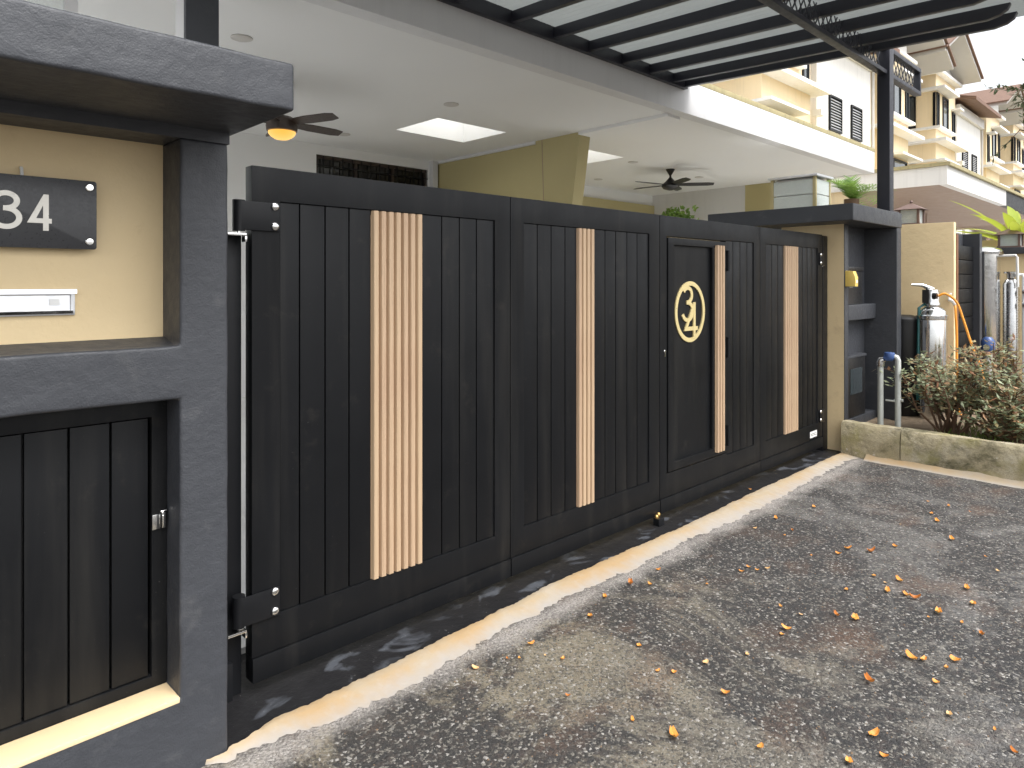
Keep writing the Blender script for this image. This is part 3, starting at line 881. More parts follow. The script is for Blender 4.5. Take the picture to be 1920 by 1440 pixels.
db = thing('doorbell', 'yellow doorbell box on the meter pillar edge', 'doorbell', (5.50, -0.137, 1.515))
MB().prism([(-0.138, 1.515), (-0.225, 1.515), (-0.225, 1.60), (-0.205, 1.655), (-0.138, 1.66)], 'x', 5.462, 5.535).build('cover', 'yellow_plastic', db, bevel=0.004)
B(5.48, 5.517, -0.2275, -0.2255, 1.545, 1.575).build('button', 'white_plastic', db, bevel=0.0005)
bw = thing('boundary_wall', 'cream boundary wall running back from the meter pillar into the porch', 'wall', (5.55, 3, 0))
B(5.4502, 5.60, 0.4505, 5.9, -0.02, 2.06).build('wall', 'cream_plaster', bw)

# ================================================================== PORCH (own house)
CZ = 3.53
XP = 5.82
house = thing('porch_house', 'double car porch of the white house behind the gate with flat ceiling', 'house', (XP, 4, 0))
# ceiling with two skylight holes
us = [-0.6, 4.0, 5.14, 6.60, 7.72, 12.2]
wsx = [1.96, 4.035, 4.92, 6.6]
MB().grid(us, wsx, lambda i, j: not (j == 1 and i in (1, 3)), CZ + 0.012, 3.90, axis='z').build('ceiling', 'ceiling_white', house)
B(-1.9, 12.22, 1.80, 1.9595, CZ, 3.915).build('fascia', 'white_paint', house, bevel=0.006)
B(-1.9, 12.26, 1.80, 2.15, 3.916, 3.985).build('coping', 'coping', house, bevel=0.006)
B(12.2005, 12.22, 1.96, 6.6, CZ, 3.915).build('side_fascia', 'white_paint', house)
for x0, x1 in ((4.0, 5.14), (6.60, 7.72)):
    sk = MB().grid([x0 - 0.04, x0 - 0.003, x1 + 0.003, x1 + 0.04], [3.995, 4.032, 4.923, 4.96], lambda i, j: not (i == 1 and j == 1), 3.901, 4.05, axis='z').build('skylight', 'white_paint', house)
    B(x0 - 0.035, x1 + 0.035, 4.0, 4.955, 4.051, 4.057).build('pane', 'skylight_pane', sk)
# back wall with high window opening
MB().grid([-0.6, 3.686, 5.679, 12.2], [0.03, 2.35, 3.40, 3.541], lambda i, j: not (i == 1 and j == 1), 6.46, 6.6).build('back_wall', 'ceiling_white', house)
B(5.70, 5.80, 6.36, 6.4595, 0.03, CZ + 0.0115).build('downpipe_boxing', 'white_paint', house)
# window with grille
wf = MB().grid([3.687, 3.73, 4.34, 4.38, 5.0, 5.04, 5.635, 5.678], [2.351, 2.40, 3.35, 3.399], lambda i, j: i in (0, 2, 4, 6) or j != 1, 6.50, 6.55).build('window', 'fan_brown', house)
B(3.731, 5.634, 6.535, 6.545, 2.401, 3.349).build('pane', 'pane_dark', wf)
for k in range(12):
    x = 3.80 + 0.16 * k
    B(x, x + 0.014, 6.478, 6.492, 2.36, 3.39).build('grille_bar', 'steel_black', wf)
for z in (2.7, 3.0, 3.24):
    B(3.69, 5.675, 6.463, 6.4775, z, z + 0.014).build('grille_bar', 'steel_black', wf)
# party wall, cornice and leaning column
B(5.84, 5.98, 4.1505, 6.459, 0.03, CZ - 0.03).build('party_wall', 'olive_paint', house)
B(5.80, 6.02, 4.1505, 6.459, CZ - 0.0295, CZ + 0.011).build('cornice', 'white_paint', house)
B(5.78, 6.04, 1.9605, 3.33, CZ - 0.03, CZ + 0.011).build('ceiling_beam', 'ceiling_white', house)
MB().prism([(3.33, CZ + 0.011), (4.15, CZ + 0.011), (4.15, 0.03), (3.86, 0.03)], 'x', XP, 6.03).build('column', 'olive_paint', house)
MB().prism([(4.02, CZ + 0.009), (4.03, CZ + 0.009), (3.90, 0.03), (3.89, 0.03)], 'x', XP - 0.004, XP - 0.0005).build('column_joint', 'soffit_brown', house)
# far neighbour side
B(12.05, 12.199, 4.19, 6.459, 0.03, CZ + 0.011).build('side_wall', 'white_paint', house)
MB().prism([(3.30, CZ + 0.011), (4.189, CZ + 0.011), (4.189, 0.03), (3.75, 0.03)], 'x', 12.02, 12.199).build('column', 'olive_paint', house)
B(5.985, 12.04, 6.40, 6.458, 0.03, 3.30).build('back_panel', 'olive_paint', house)
# front column by the wall
fc = B(0.416, 0.616, 1.965, 2.12, 0.03, CZ + 0.011).build('front_column', 'white_paint', house)
B(0.4165, 0.6155, 1.925, 1.9645, 0.03, CZ - 0.001).build('cladding', 'dark_plaster', fc)
for (x, y) in ((3.716, 3.422), (3.643, 5.614), (8.16, 4.178), (9.205, 5.746), (10.365, 4.261), (1.2, 3.0)):
    MB().lathe([(0.085, 0), (0.085, -0.008), (0.07, -0.014), (0.03, -0.016)], (x, y, CZ + 0.011), 18).build('downlight', 'soffit_grey', house, smooth=True)
# upper floors set back behind the porch
B(-1.6, 13.4, 6.6005, 15, 0.0, 10.0).build('upper_wall', 'house_white', house)
MB().prism([(5.6, 9.9), (15.5, 9.9), (10.5, 12.2)], 'x', -2, 13.8).build('roof', 'roof_tile', house)
# frosted side screen
fs_ = thing('glass_screen', 'frosted glass side screen in white frame above the mailbox wall cap', 'screen', (-0.5, 2.4, 2.4))
MB().grid([-1.9, -1.86, -0.135, -0.065], [0.03, 0.10, 3.40, 3.52], lambda i, j: not (i == 1 and j == 1), 2.38, 2.44).build('frame', 'white_paint', fs_)
B(-1.859, -0.136, 2.405, 2.415, 0.101, 3.399).build('pane', 'screen', fs_)

# ------------------------------------------------------------------ fans
def blade(mb, c, ang, r0, r1, w, z, tilt):
    ca, sa = cos(ang), sin(ang)
    n = 7
    vs = []
    for i in range(n):
        t = i / (n - 1)
        r = r0 + (r1 - r0) * t
        ww = w * (0.7 + 0.3 * min(1, t * 3)) * (1 - 0.3 * max(0, t - 0.9) / 0.1)
        for s_ in (-1, 1):
            u, v_ = r, s_ * ww / 2
            for dz in (0, 0.008):
                vs.append((c[0] + u * ca - v_ * sa, c[1] + u * sa + v_ * ca, z + tilt * s_ * ww / 2 + dz))
    fs = []
    for i in range(n - 1):
        a = i * 4
        b = a + 4
        fs += [(a, b, b + 2, a + 2), (a + 1, a + 3, b + 3, b + 1), (a, a + 1, b + 1, b), (a + 2, b + 2, b + 3, a + 3)]
    fs += [(0, 2, 3, 1), (4 * n - 4, 4 * n - 3, 4 * n - 1, 4 * n - 2)]
    mb.add(vs, fs)
F1 = (1.98, 3.93, 3.10)
f1 = thing('ceiling_fan', 'brown ceiling fan with a lit amber lamp bowl', 'fan', F1, 'porch ceiling fans')
MB().lathe([(0.10, -0.055), (0.145, -0.05), (0.152, 0.0), (0.145, 0.06), (0.10, 0.09), (0.04, 0.1)], F1, 28).build('motor', 'fan_brown', f1, smooth=True)
MB().lathe([(0.132, -0.056), (0.128, -0.078), (0.105, -0.105), (0.068, -0.127), (0.025, -0.136)], F1, 28).build('lamp_bowl', 'lamp', f1, smooth=True)
MB().lathe([(0.016, 0.1), (0.016, 0.37), (0.07, 0.38), (0.075, 0.441)], F1, 14).build('rod', 'fan_brown', f1, smooth=True)
for k in range(5):
    b = MB()
    blade(b, F1, radians(-69 + 72 * k), 0.13, 0.67, 0.125, F1[2] + 0.03, -0.30)
    b.build('blade', 'fan_brown', f1)
F2 = (9.22, 4.15, 3.27)
f2 = thing('ceiling_fan', 'black ceiling fan without a lamp over the far porch', 'fan', F2, 'porch ceiling fans')
MB().lathe([(0.03, -0.10), (0.12, -0.075), (0.155, -0.03), (0.15, 0.0), (0.09, 0.05), (0.045, 0.10), (0.02, 0.13)], F2, 24).build('motor', 'black_plastic', f2, smooth=True)
MB().lathe([(0.018, 0.12), (0.018, 0.16), (0.075, 0.255), (0.078, 0.271)], F2, 16).build('rod', 'black_plastic', f2, smooth=True)
for k in range(5):
    b = MB()
    blade(b, F2, radians(20 + 72 * k), 0.13, 0.74, 0.12, F2[2] - 0.005, -0.28)
    b.build('blade', 'black_plastic', f2)

# ================================================================== PERGOLA AWNING
pg = thing('pergola', 'black steel pergola awning with grey sheet roof and lattice beam', 'pergola', (3, 0.6, 2.3))
YL, YT, SLP = 1.745, -1.36, 0.040
def rz(y):
    return 3.808 + SLP * (y - 1.75)
RX = [-0.14, 0.38, 0.90, 1.42, 1.94, 2.459, 3.085, 3.623, 4.132, 4.662, 5.149, 5.60, 5.86]
RX = [x - 0.055 for x in RX]
def rafter_poly(yo):
    return [(YL, rz(YL)), (YL, rz(YL) + 0.095), (yo, rz(yo) + 0.095), (yo + 0.02, rz(yo) + 0.05), (yo + 0.07, rz(yo) + 0.018), (yo + 0.16, rz(yo))]
rb = MB().prism(rafter_poly(YT), 'x', 0, 0.055)
RM = rb.mesh('rafter', 'pergola_black', (0, 0, 0), bevel=0.003)
for x in RX:
    inst(RM, 'rafter', pg, (x, 0, 0))
B(-0.25, 5.87, 1.7455, 1.7985, 3.79, 3.93 - 0.016).build('ledger', 'pergola_black', pg, bevel=0.003)
sh = MB()
vs, fs = [], []
n = 300
for i in range(n + 1):
    x = -0.30 + (6.0 + 0.30) * i / n
    dz = 0.006 * sin(x * 2 * pi / 0.076)
    for y in (1.79, YT - 0.10):
        vs.append((x, y, rz(y) + 0.108 + dz))
for i in range(n):
    fs.append((2 * i, 2 * i + 1, 2 * i + 3, 2 * i + 2))
k = len(vs)
vs += [(a, b, c + 0.003) for a, b, c in vs]
for i in range(n):
    fs.append((k + 2 * i, k + 2 * i + 2, k + 2 * i + 3, k + 2 * i + 1))
sh.add(vs, fs)
sh.build('roof_sheet', 'sheet', pg, smooth=True)
B(-0.30, 6.0, YT - 0.118, YT - 0.101, rz(YT) + 0.085, rz(YT) + 0.125).build('eave_flashing', 'white_paint', pg)
BZ0, BZ1, BY = 3.615, 3.835 - 0.08 + 0.0, -0.245
BZ1 = rz(BY) - 0.002 + 0.0
BZT = BZ1 + 0.092
bm_ = MB()
BX0, BX1 = -1.75, 7.25
B(BX0, BX1, BY - 0.035, BY + 0.035, BZ0 - 0.04, BZ0).build('bottom_chord', 'pergola_black', pg, bevel=0.003)
B(5.93, BX1, BY - 0.035, BY + 0.035, BZT, BZT + 0.045).build('top_chord', 'pergola_black', pg, bevel=0.003)
B(BX1 - 0.04, BX1, BY - 0.033, BY + 0.033, BZ0 + 0.0005, BZT - 0.0005).build('end_stile', 'pergola_black', pg, bevel=0.003)
# lattice bars, leaning both ways
HB = BZT - BZ0
la = MB().prism([(0, 0), (0.016, 0), (HB * 0.75 + 0.016, HB), (HB * 0.75, HB)], 'y', -0.006, -0.0005).mesh('lattice_bar', 'pergola_black')
lb_ = MB().prism([(HB * 0.75, 0), (HB * 0.75 + 0.016, 0), (0.016, HB), (0, HB)], 'y', 0.0005, 0.006).mesh('lattice_bar', 'pergola_black')
x = -1.66
while x < BX1 - HB * 0.75 - 0.05:
    if not (6.12 - HB * 0.75 < x < 6.28):
        inst(la, 'lattice_bar', pg, (x, BY, BZ0))
        inst(lb_, 'lattice_bar', pg, (x, BY, BZ0))
    x += 0.108
B(6.145, 6.265, BY - 0.058, BY + 0.058, 2.235, 3.93).build('post', 'pergola_black', pg, bevel=0.006)
B(6.07, 6.335, BY - 0.085, BY + 0.13, 2.2352, 2.245).build('base_plate', 'pergola_black', pg)
B(-1.74, -1.62, BY - 0.06, BY + 0.06, 0.0, 3.57).build('post', 'pergola_black', pg, bevel=0.006)

# ================================================================== PLANTER KERB
pk = thing('planter_kerb', 'mossy concrete kerb along the verge right of the driveway', 'kerb', (5.4, -1, 0))
ys = [-0.142, -0.63]
while ys[-1] > -6.5: ys.append(ys[-1] - random.uniform(0.95, 1.0))
for a, b in zip(ys, ys[1:]):
    m = MB()
    n = 8
    vs, fs = [], []
    for i in range(n + 1):
        y = a - 0.004 + (b + 0.004 - a + 0.004) * i / n
        j = lambda s_: random.uniform(-s_, s_)
        vs += [(5.33 + j(0.006), y, -0.02), (5.335 + j(0.007), y, 0.14 + j(0.02)), (5.345 + j(0.006), y, 0.265 + j(0.008)), (5.365 + j(0.005), y, 0.295 + j(0.006)), (5.455 + j(0.004), y, 0.298 + j(0.005)), (5.48, y, 0.27), (5.48, y, -0.02)]
    for i in range(n):
        for q in range(6):
            p = i * 7 + q
            fs.append((p, p + 7, p + 8, p + 1))
    fs += [tuple(range(7)), tuple(n * 7 + q for q in range(6, -1, -1))]
    m.add(vs, fs)
    m.build('kerb_stone', 'kerb', pk, smooth=True)
fl = MB()
vs, fs = [], []
for i in range(81):
    y = -0.36 - 6.1 * i / 80
    vs += [(5.345, y, 0.05 + random.uniform(-0.008, 0.008)), (5.31 + random.uniform(-0.004, 0.004), y, 0.022), (5.255 + random.uniform(-0.012, 0.012), y, 0.001)]
for i in range(80):
    fs += [(3 * i, 3 * i + 3, 3 * i + 4, 3 * i + 1), (3 * i + 1, 3 * i + 4, 3 * i + 5, 3 * i + 2)]
fl.add(vs, fs)
fl.build('mortar_fillet', 'strip', pk, smooth=True)
# ================================================================== WATER METER, TANKS
wm = thing('water_meter', 'grey galvanised pipes rising to a blue water meter behind the kerb', 'water meter', (5.6, -0.5, 0.2))
px1, py1, px2, py2 = 5.56, -0.405, 5.60, -0.535
MB().tube([(px1, py1, 0.16), (px1, py1, 0.80)], 0.025, 12).build('pipe', 'galv', wm, smooth=True)
MB().tube([(px1, py1, 0.80), (px1, py1, 0.835), (px1, py1 - 0.008, 0.858), (px1, py1 - 0.03, 0.865)], [0.031, 0.033, 0.031, 0.024], 12).build('elbow', 'chrome', wm, smooth=True)
MB().tube([(px2, py2, 0.16), (px2, py2, 0.86), (px2, py2 + 0.01, 0.885), (px2, py2 + 0.03, 0.89)], 0.025, 12).build('pipe', 'galv', wm, smooth=True)
mbd = MB().tube([(px1 + 0.008, py1 - 0.03, 0.866), (px1 + 0.018, py1 - 0.05, 0.885), (px2 - 0.01, py2 + 0.05, 0.888), (px2, py2 + 0.03, 0.89)], [0.022, 0.036, 0.038, 0.024], 12)
mbd.lathe([(0.042, 0.0), (0.045, 0.03), (0.04, 0.042), (0.015, 0.045)], ((px1 + px2) / 2 + 0.005, (py1 + py2) / 2, 0.885), 16)
mbd.build('meter_body', 'blue_plastic', wm, smooth=True)
MB().tube([(px2 - 0.03, py2 + 0.09, 0.50), (px2 - 0.03, py2 + 0.02, 0.50)], 0.008, 8).tube([(px2, py2 + 0.03, 0.50), (px2, py2 - 0.04, 0.51)], 0.014, 8).build('valve', 'galv', wm, smooth=True)

T1 = (6.62, -0.54, 0.18)
t1 = thing('filter_tank', 'short shiny steel water filter tank with chrome valve head', 'water filter', T1, 'steel water filters')
MB().lathe([(0.128, 0), (0.132, 0.02), (0.132, 1.04), (0.12, 1.09), (0.085, 1.125), (0.05, 1.135)], T1, 28).build('body', 'chrome', t1, smooth=True)
MB().lathe([(0.13, 1.0), (0.139, 1.01), (0.139, 1.045), (0.127, 1.055)], T1, 28).build('band', 'chrome', t1, smooth=True)
hd = MB().lathe([(0.07, 1.13), (0.075, 1.16), (0.062, 1.19), (0.066, 1.25), (0.055, 1.30), (0.02, 1.315)], T1, 20)
hd.tube([(T1[0] + 0.01, T1[1], T1[2] + 1.30), (T1[0] - 0.06, T1[1] + 0.07, T1[2] + 1.345), (T1[0] - 0.12, T1[1] + 0.15, T1[2] + 1.35)], [0.03, 0.018, 0.010], 10)
hdo = hd.build('valve_head', 'chrome', t1, smooth=True)
MB().lathe([(0.028, 0), (0.032, 0.015), (0.03, 0.04)], (T1[0] - 0.06, T1[1] - 0.02, T1[2] + 1.24), 14, axis='y').box(T1[0] - 0.10, T1[0] - 0.055, T1[1] + 0.0, T1[1] + 0.06, T1[2] + 1.17, T1[2] + 1.30).build('knob', 'black_plastic', hdo, smooth=True)
MB().tube([(T1[0] - 0.05, T1[1] + 0.05, T1[2] + 1.16), (T1[0] - 0.09, T1[1] + 0.09, T1[2] + 1.12), (T1[0] - 0.10, T1[1] + 0.10, T1[2] + 0.2)], 0.014, 8).build('inlet_pipe', 'teal', t1, smooth=True)
BT = (6.62, -0.30, 0.18)
bt = thing('brine_bin', 'black round plastic bin behind the short steel filter', 'bin', BT)
MB().lathe([(0.115, 0), (0.13, 0.03), (0.138, 0.98)], BT, 24).build('body', 'black_plastic', bt, smooth=True)
MB().lathe([(0.146, 0.9805), (0.146, 1.005), (0.12, 1.03), (0.05, 1.045)], BT, 24).build('lid', 'black_plastic', bt, smooth=True)
# orange hose and tap
hz = [(6.60, -0.60, 1.42), (6.62, -0.66, 1.44), (6.66, -0.74, 1.36), (6.66, -0.80, 1.18), (6.64, -0.87, 0.95), (6.60, -0.95, 0.75), (6.5, -1.02, 0.5), (6.42, -1.12, 0.30), (6.45, -1.3, 0.215), (6.7, -1.4, 0.21)]
def smooth_path(p, k=6):
    P = [Vector(q) for q in p]
    out = []
    for i in range(len(P) - 1):
        a, b, c, d = P[max(i - 1, 0)], P[i], P[i + 1], P[min(i + 2, len(P) - 1)]
        for j in range(k):
            t = j / k
            out.append(0.5 * ((2 * b) + (c - a) * t + (2 * a - 5 * b + 4 * c - d) * t * t + (3 * b - a - 3 * c + d) * t ** 3))
    out.append(P[-1])
    return out
tag(MB().tube(smooth_path(hz), 0.011, 8).build('garden_hose', 'orange_hose', smooth=True, origin=(6.6, -0.9, 0.2)), 'orange hose hanging from the short steel filter head', 'hose')
hz2 = [(6.96, -0.66, 1.32), (6.93, -0.67, 1.25), (6.93, -0.68, 1.0), (6.90, -0.69, 0.6), (6.88, -0.72, 0.24), (6.8, -0.9, 0.21)]
tag(MB().tube(smooth_path(hz2), 0.011, 8).build('garden_hose', 'orange_hose', smooth=True, origin=(6.95, -0.56, 0.2)), 'orange hose hanging straight down below the wall tap', 'hose')
tp = thing('garden_tap', 'white tap on the cream neighbour wall above an orange hose', 'tap', (7.0, -0.60, 1.38))
MB().tube([(6.999, -0.60, 1.37), (6.94, -0.62, 1.375), (6.92, -0.65, 1.36), (6.95, -0.66, 1.33)], 0.016, 10).build('spout', 'white_plastic', tp, smooth=True)
MB().tube([(6.95, -0.61, 1.385), (6.95, -0.61, 1.43)], 0.010, 8).box(6.91, 6.99, -0.625, -0.595, 1.43, 1.444).build('handle', 'white_plastic', tp)

# neighbour's meter wall
nw = thing('neighbour_wall', 'cream side wall of the neighbour meter pillar behind the steel filters', 'wall', (7.4, -0.2, 0))
B(7.0, 7.08, -0.64, 0.5, -0.02, 2.17).build('side_wall', 'cream_plaster', nw, bevel=0.004)
B(7.0805, 8.0, -0.50, 0.5, -0.02, 2.10).build('back_wall', 'dark_plaster', nw)
B(7.99, 8.10, -0.66, -0.5005, -0.02, 2.10).build('jamb', 'dark_plaster', nw)
B(7.081, 7.14, -0.648, -0.5005, -0.02, 2.05).build('timber_jamb', 'brown_wood', nw)
for k in range(11):
    z = 0.25 + 0.155 * k
    B(7.142, 7.985, -0.60, -0.5005, z, z + 0.148).build('louvre_board', 'gate_black', nw, bevel=0.004)
l1 = thing('pillar_lantern', 'square lantern with brown pyramid roof on top of the cream neighbour wall', 'lantern', (7.22, -0.19, 2.17), 'pillar lanterns')
def lantern(root, c, s_, h):
    x, y, z = c
    for dx in (-1, 1):
        for dy in (-1, 1):
            B(x + dx * s_ - 0.012, x + dx * s_ + 0.012, y + dy * s_ - 0.012, y + dy * s_ + 0.012, z + 0.02, z + h).build('corner_bar', 'rust_metal', root)
    B(x - s_ - 0.02, x + s_ + 0.02, y - s_ - 0.02, y + s_ + 0.02, z + 0.001, z + 0.0195).build('base', 'rust_metal', root)
    MB().grid([x - s_ + 0.006, x + s_ - 0.006], [y - s_ + 0.006, y + s_ - 0.006], lambda i, j: True, z + 0.021, z + h - 0.001, axis='z').build('glass', 'frosted', root)
    e = s_ * 1.55
    MB().add([(x - e, y - e, z + h), (x + e, y - e, z + h), (x + e, y + e, z + h), (x - e, y + e, z + h), (x, y, z + h + s_ * 0.85)], [(3, 2, 1, 0), (0, 1, 4), (1, 2, 4), (2, 3, 4), (3, 0, 4)]).build('roof', 'rust_metal', root)
    MB().lathe([(0.012, 0), (0.018, 0.012), (0.008, 0.03)], (x, y, z + h + s_ * 0.83), 10).build('finial', 'rust_metal', root)
lantern(l1, (7.22, -0.19, 2.17), 0.092, 0.17)

# second neighbour wall, tall tanks, strap-leaf plant
n2 = thing('garden_wall', 'low cream wall with dark cap at the right edge behind tall tanks', 'wall', (9.1, -1.2, 0))
B(9.0, 9.25, -2.6, -0.55, -0.02, 1.895).build('wall', 'cream_plaster', n2)
B(8.93, 9.32, -2.7, -0.46, 1.8955, 1.975).build('cap', 'dark_plaster', n2, bevel=0.006)
n3 = thing('step_wall', 'small stepped cream wall behind the low dark-capped wall', 'wall', (10.0, 0.2, 0))
B(9.9, 10.05, -0.55, 0.9, -0.02, 2.12).build('wall', 'cream_plaster', n3)
B(9.9, 10.05, -0.95, -0.5505, -0.02, 2.38).build('high_wall', 'cream_plaster', n3)
B(9.85, 10.1, -0.99, 0.93, -0.03, -0.02).build('footing', 'cream_plaster', n3)
n4 = thing('neighbour_gate', 'dark slatted neighbour gate beyond the second meter pillar', 'gate', (8.6, 0.1, 0))
for k in range(12):
    B(8.12, 9.88, 0.30, 0.33, 0.12 + 0.172 * k, 0.27 + 0.172 * k).build('slat', 'gate_black', n4)
for x in (8.14, 9.0, 9.82):
    B(x, x + 0.06, 0.3305, 0.38, 0.05, 2.22).build('post', 'gate_black', n4)
T2 = (8.46, -0.62, 0.18)
t2 = thing('filter_tank', 'tall steel outdoor filter tank with wide domed cap', 'water filter', T2, 'steel water filters')
MB().lathe([(0.14, 0), (0.147, 0.03), (0.147, 1.70)], T2, 30).build('body', 'chrome', t2, smooth=True)
MB().lathe([(0.178, 1.7005), (0.18, 1.73), (0.15, 1.765), (0.08, 1.785), (0.02, 1.79)], T2, 30).build('cap', 'chrome', t2, smooth=True)
T3 = (8.50, -0.86, 0.18)
t3 = thing('filter_tank', 'slim steel filter cylinder beside the tall domed tank', 'water filter', T3, 'steel water filters')
MB().lathe([(0.075, 0), (0.08, 0.03), (0.08, 1.35), (0.06, 1.40), (0.03, 1.42)], T3, 22).build('body', 'steel', t3, smooth=True)
MB().lathe([(0.045, 1.4205), (0.048, 1.47), (0.075, 1.475), (0.075, 1.495), (0.02, 1.50)], T3, 18).build('valve_head', 'chrome', t3, smooth=True)
pp = [(8.50, -0.86, 1.62), (8.45, -0.92, 1.64), (8.45, -0.98, 1.64), (8.45, -0.985, 1.60), (8.45, -0.99, 0.2)]
MB().tube(pp, 0.018, 10).tube([(8.46, -0.75, 1.86), (8.42, -0.92, 1.86), (8.42, -0.93, 1.84), (8.42, -0.935, 1.5)], 0.014, 8).build('pipe', 'white_plastic', t3, smooth=True)
MB().lathe([(0.03, 0), (0.035, 0.02), (0.03, 0.05)], (8.42, -0.98, 1.45), 12, axis='y').lathe([(0.03, 0), (0.035, 0.02), (0.03, 0.05)], (8.42, -0.98, 1.30), 12, axis='y').build('gauge', 'steel', t3, smooth=True)
gh = smooth_path([(8.40, -1.0, 1.44), (8.35, -1.08, 1.47), (8.34, -1.2, 1.42), (8.36, -1.35, 1.25), (8.5, -1.45, 0.9), (8.55, -1.5, 0.3)])
MB().tube(gh, 0.009, 8).build('hose', 'rubber', t3, smooth=True)
bm2 = thing('pump', 'small blue water pump on a riser pipe left of the tall domed tank', 'pump', (7.75, -0.78, 0.2))
MB().lathe([(0.05, 0), (0.065, 0.02), (0.065, 0.12), (0.045, 0.15), (0.03, 0.165)], (7.72, -0.79, 0.80), 18).build('motor', 'blue_plastic', bm2, smooth=True)
MB().tube([(7.72, -0.79, 0.2), (7.72, -0.79, 0.7995)], 0.035, 10).build('riser', 'galv', bm2, smooth=True)
MB().tube([(7.60, -0.80, 0.86), (7.66, -0.795, 0.86)], 0.03, 12).build('flange', 'chrome', bm2, smooth=True)
l2 = thing('pillar_lantern', 'square lantern standing on the low dark-capped wall', 'lantern', (9.12, -0.72, 1.976), 'pillar lanterns')
lantern(l2, (9.12, -0.75, 1.976), 0.10, 0.16)

# ================================================================== PLANTS
def strap_leaf(mb, base, ang, L, rise, w, droop, m=0):
    n = 8
    ca, sa = cos(ang), sin(ang)
    vs, fs = [], []
    for i in range(n + 1):
        t = i / n
        r = L * t * cos(rise * (1 - t * droop))
        z = L * t * sin(rise) - droop * L * 0.55 * t * t
        ww = w * (0.35 + 1.3 * t - 1.25 * t ** 3) * (0.02 + 0.98 * (1 - t ** 6))
        for s_, dz in ((-1, 0.25), (0, 0), (1, 0.25)):
            vs.append((base[0] + r * ca - s_ * ww * sa / 2, base[1] + r * sa + s_ * ww * ca / 2, base[2] + z + dz * ww * 0.6))
    for i in range(n):
        for q in range(2):
            a = i * 3 + q
            fs.append((a, a + 3, a + 4, a + 1))
    mb.add(vs, fs, m)
sp = thing('strap_leaf_plant', 'bright yellow-green strap-leaved plant behind the low dark-capped wall', 'plant', (9.45, -0.76, 0.2))
for k in range(18):
    b = MB()
    strap_leaf(b, (9.45 + random.uniform(-0.03, 0.03), -0.76 + random.uniform(-0.03, 0.03), 1.99), k * 2.4 + random.uniform(-0.2, 0.2), random.uniform(0.65, 1.0), random.uniform(0.45, 1.3), random.uniform(0.10, 0.15), random.uniform(0.25, 0.6))
    b.build('leaf', 'leaf_bright', sp, smooth=True)
MB().tube([(9.45, -0.76, 0.1), (9.43, -0.75, 1.0), (9.45, -0.76, 2.0)], [0.07, 0.055, 0.05], 10).build('stem', 'bark', sp, smooth=True)

pm = thing('cycad', 'green cycad crown rising behind the meter pillar cap', 'plant', (8.05, 0.72, 0.0))
fr_ = MB()
for k in range(34):
    ang = k * 2.399
    rise = 0.5 + 0.95 * ((k * 0.618) % 1)
    L = 0.52 + 0.1 * random.random()
    ca, sa = cos(ang), sin(ang)
    pts = []
    for i in range(11):
        t = i / 10
        pts.append(Vector((8.05 + L * t * cos(rise) * ca, 0.72 + L * t * cos(rise) * sa, 2.58 + L * t * sin(rise) - 0.28 * t * t)))
    for i in range(1, 11):
        d = (pts[i] - pts[i - 1]).normalized()
        s_ = d.cross(Vector((0, 0, 1))).normalized()
        for q in (-1, 1):
            ln = 0.14 * (1 - 0.55 * abs(i / 10 - 0.45))
            tip = pts[i] + s_ * q * ln * 0.8 + d * ln * 0.7
            fr_.add([pts[i] - d * 0.012, pts[i] + d * 0.012, tip], [(0, 1, 2)])
fr_.build('crown', 'leaf_palm', pm)
MB().tube([(8.05, 0.72, 0.0), (8.04, 0.72, 1.2), (8.05, 0.72, 2.61)], [0.12, 0.10, 0.09], 12).build('trunk', 'bark', pm, smooth=True)

def leaf_quad(mb, p, nrm, d, L, w, m):
    s_ = nrm.cross(d).normalized() * w
    mb.add([p, p + d * L * 0.45 + s_ - nrm * w * 0.2, p + d * L + nrm * w * 0.1, p + d * L * 0.45 - s_ - nrm * w * 0.2], [(0, 1, 2), (0, 2, 3)], m)
def rnd():
    while True:
        v = Vector((random.uniform(-1, 1), random.uniform(-1, 1), random.uniform(-1, 1)))
        if 0.05 < v.length < 1: return v
shrub_labels = ['bronze-green shrub closest to the grey water pipes', 'bronze-green shrub in front of the short steel filter', 'bronze-green shrub in front of the tall tanks at the right edge',
                'low olive shrub tucked against the kerb near the right edge', 'shrub farthest toward the street beyond the right edge']
shrubs = [((5.98, -0.86, 0.20), 0.46, 0.46, 0.84), ((6.15, -1.22, 0.20), 0.50, 0.46, 0.84), ((6.25, -1.68, 0.20), 0.52, 0.46, 0.82), ((5.80, -1.40, 0.20), 0.30, 0.32, 0.50), ((6.2, -2.35, 0.20), 0.5, 0.45, 0.78)]
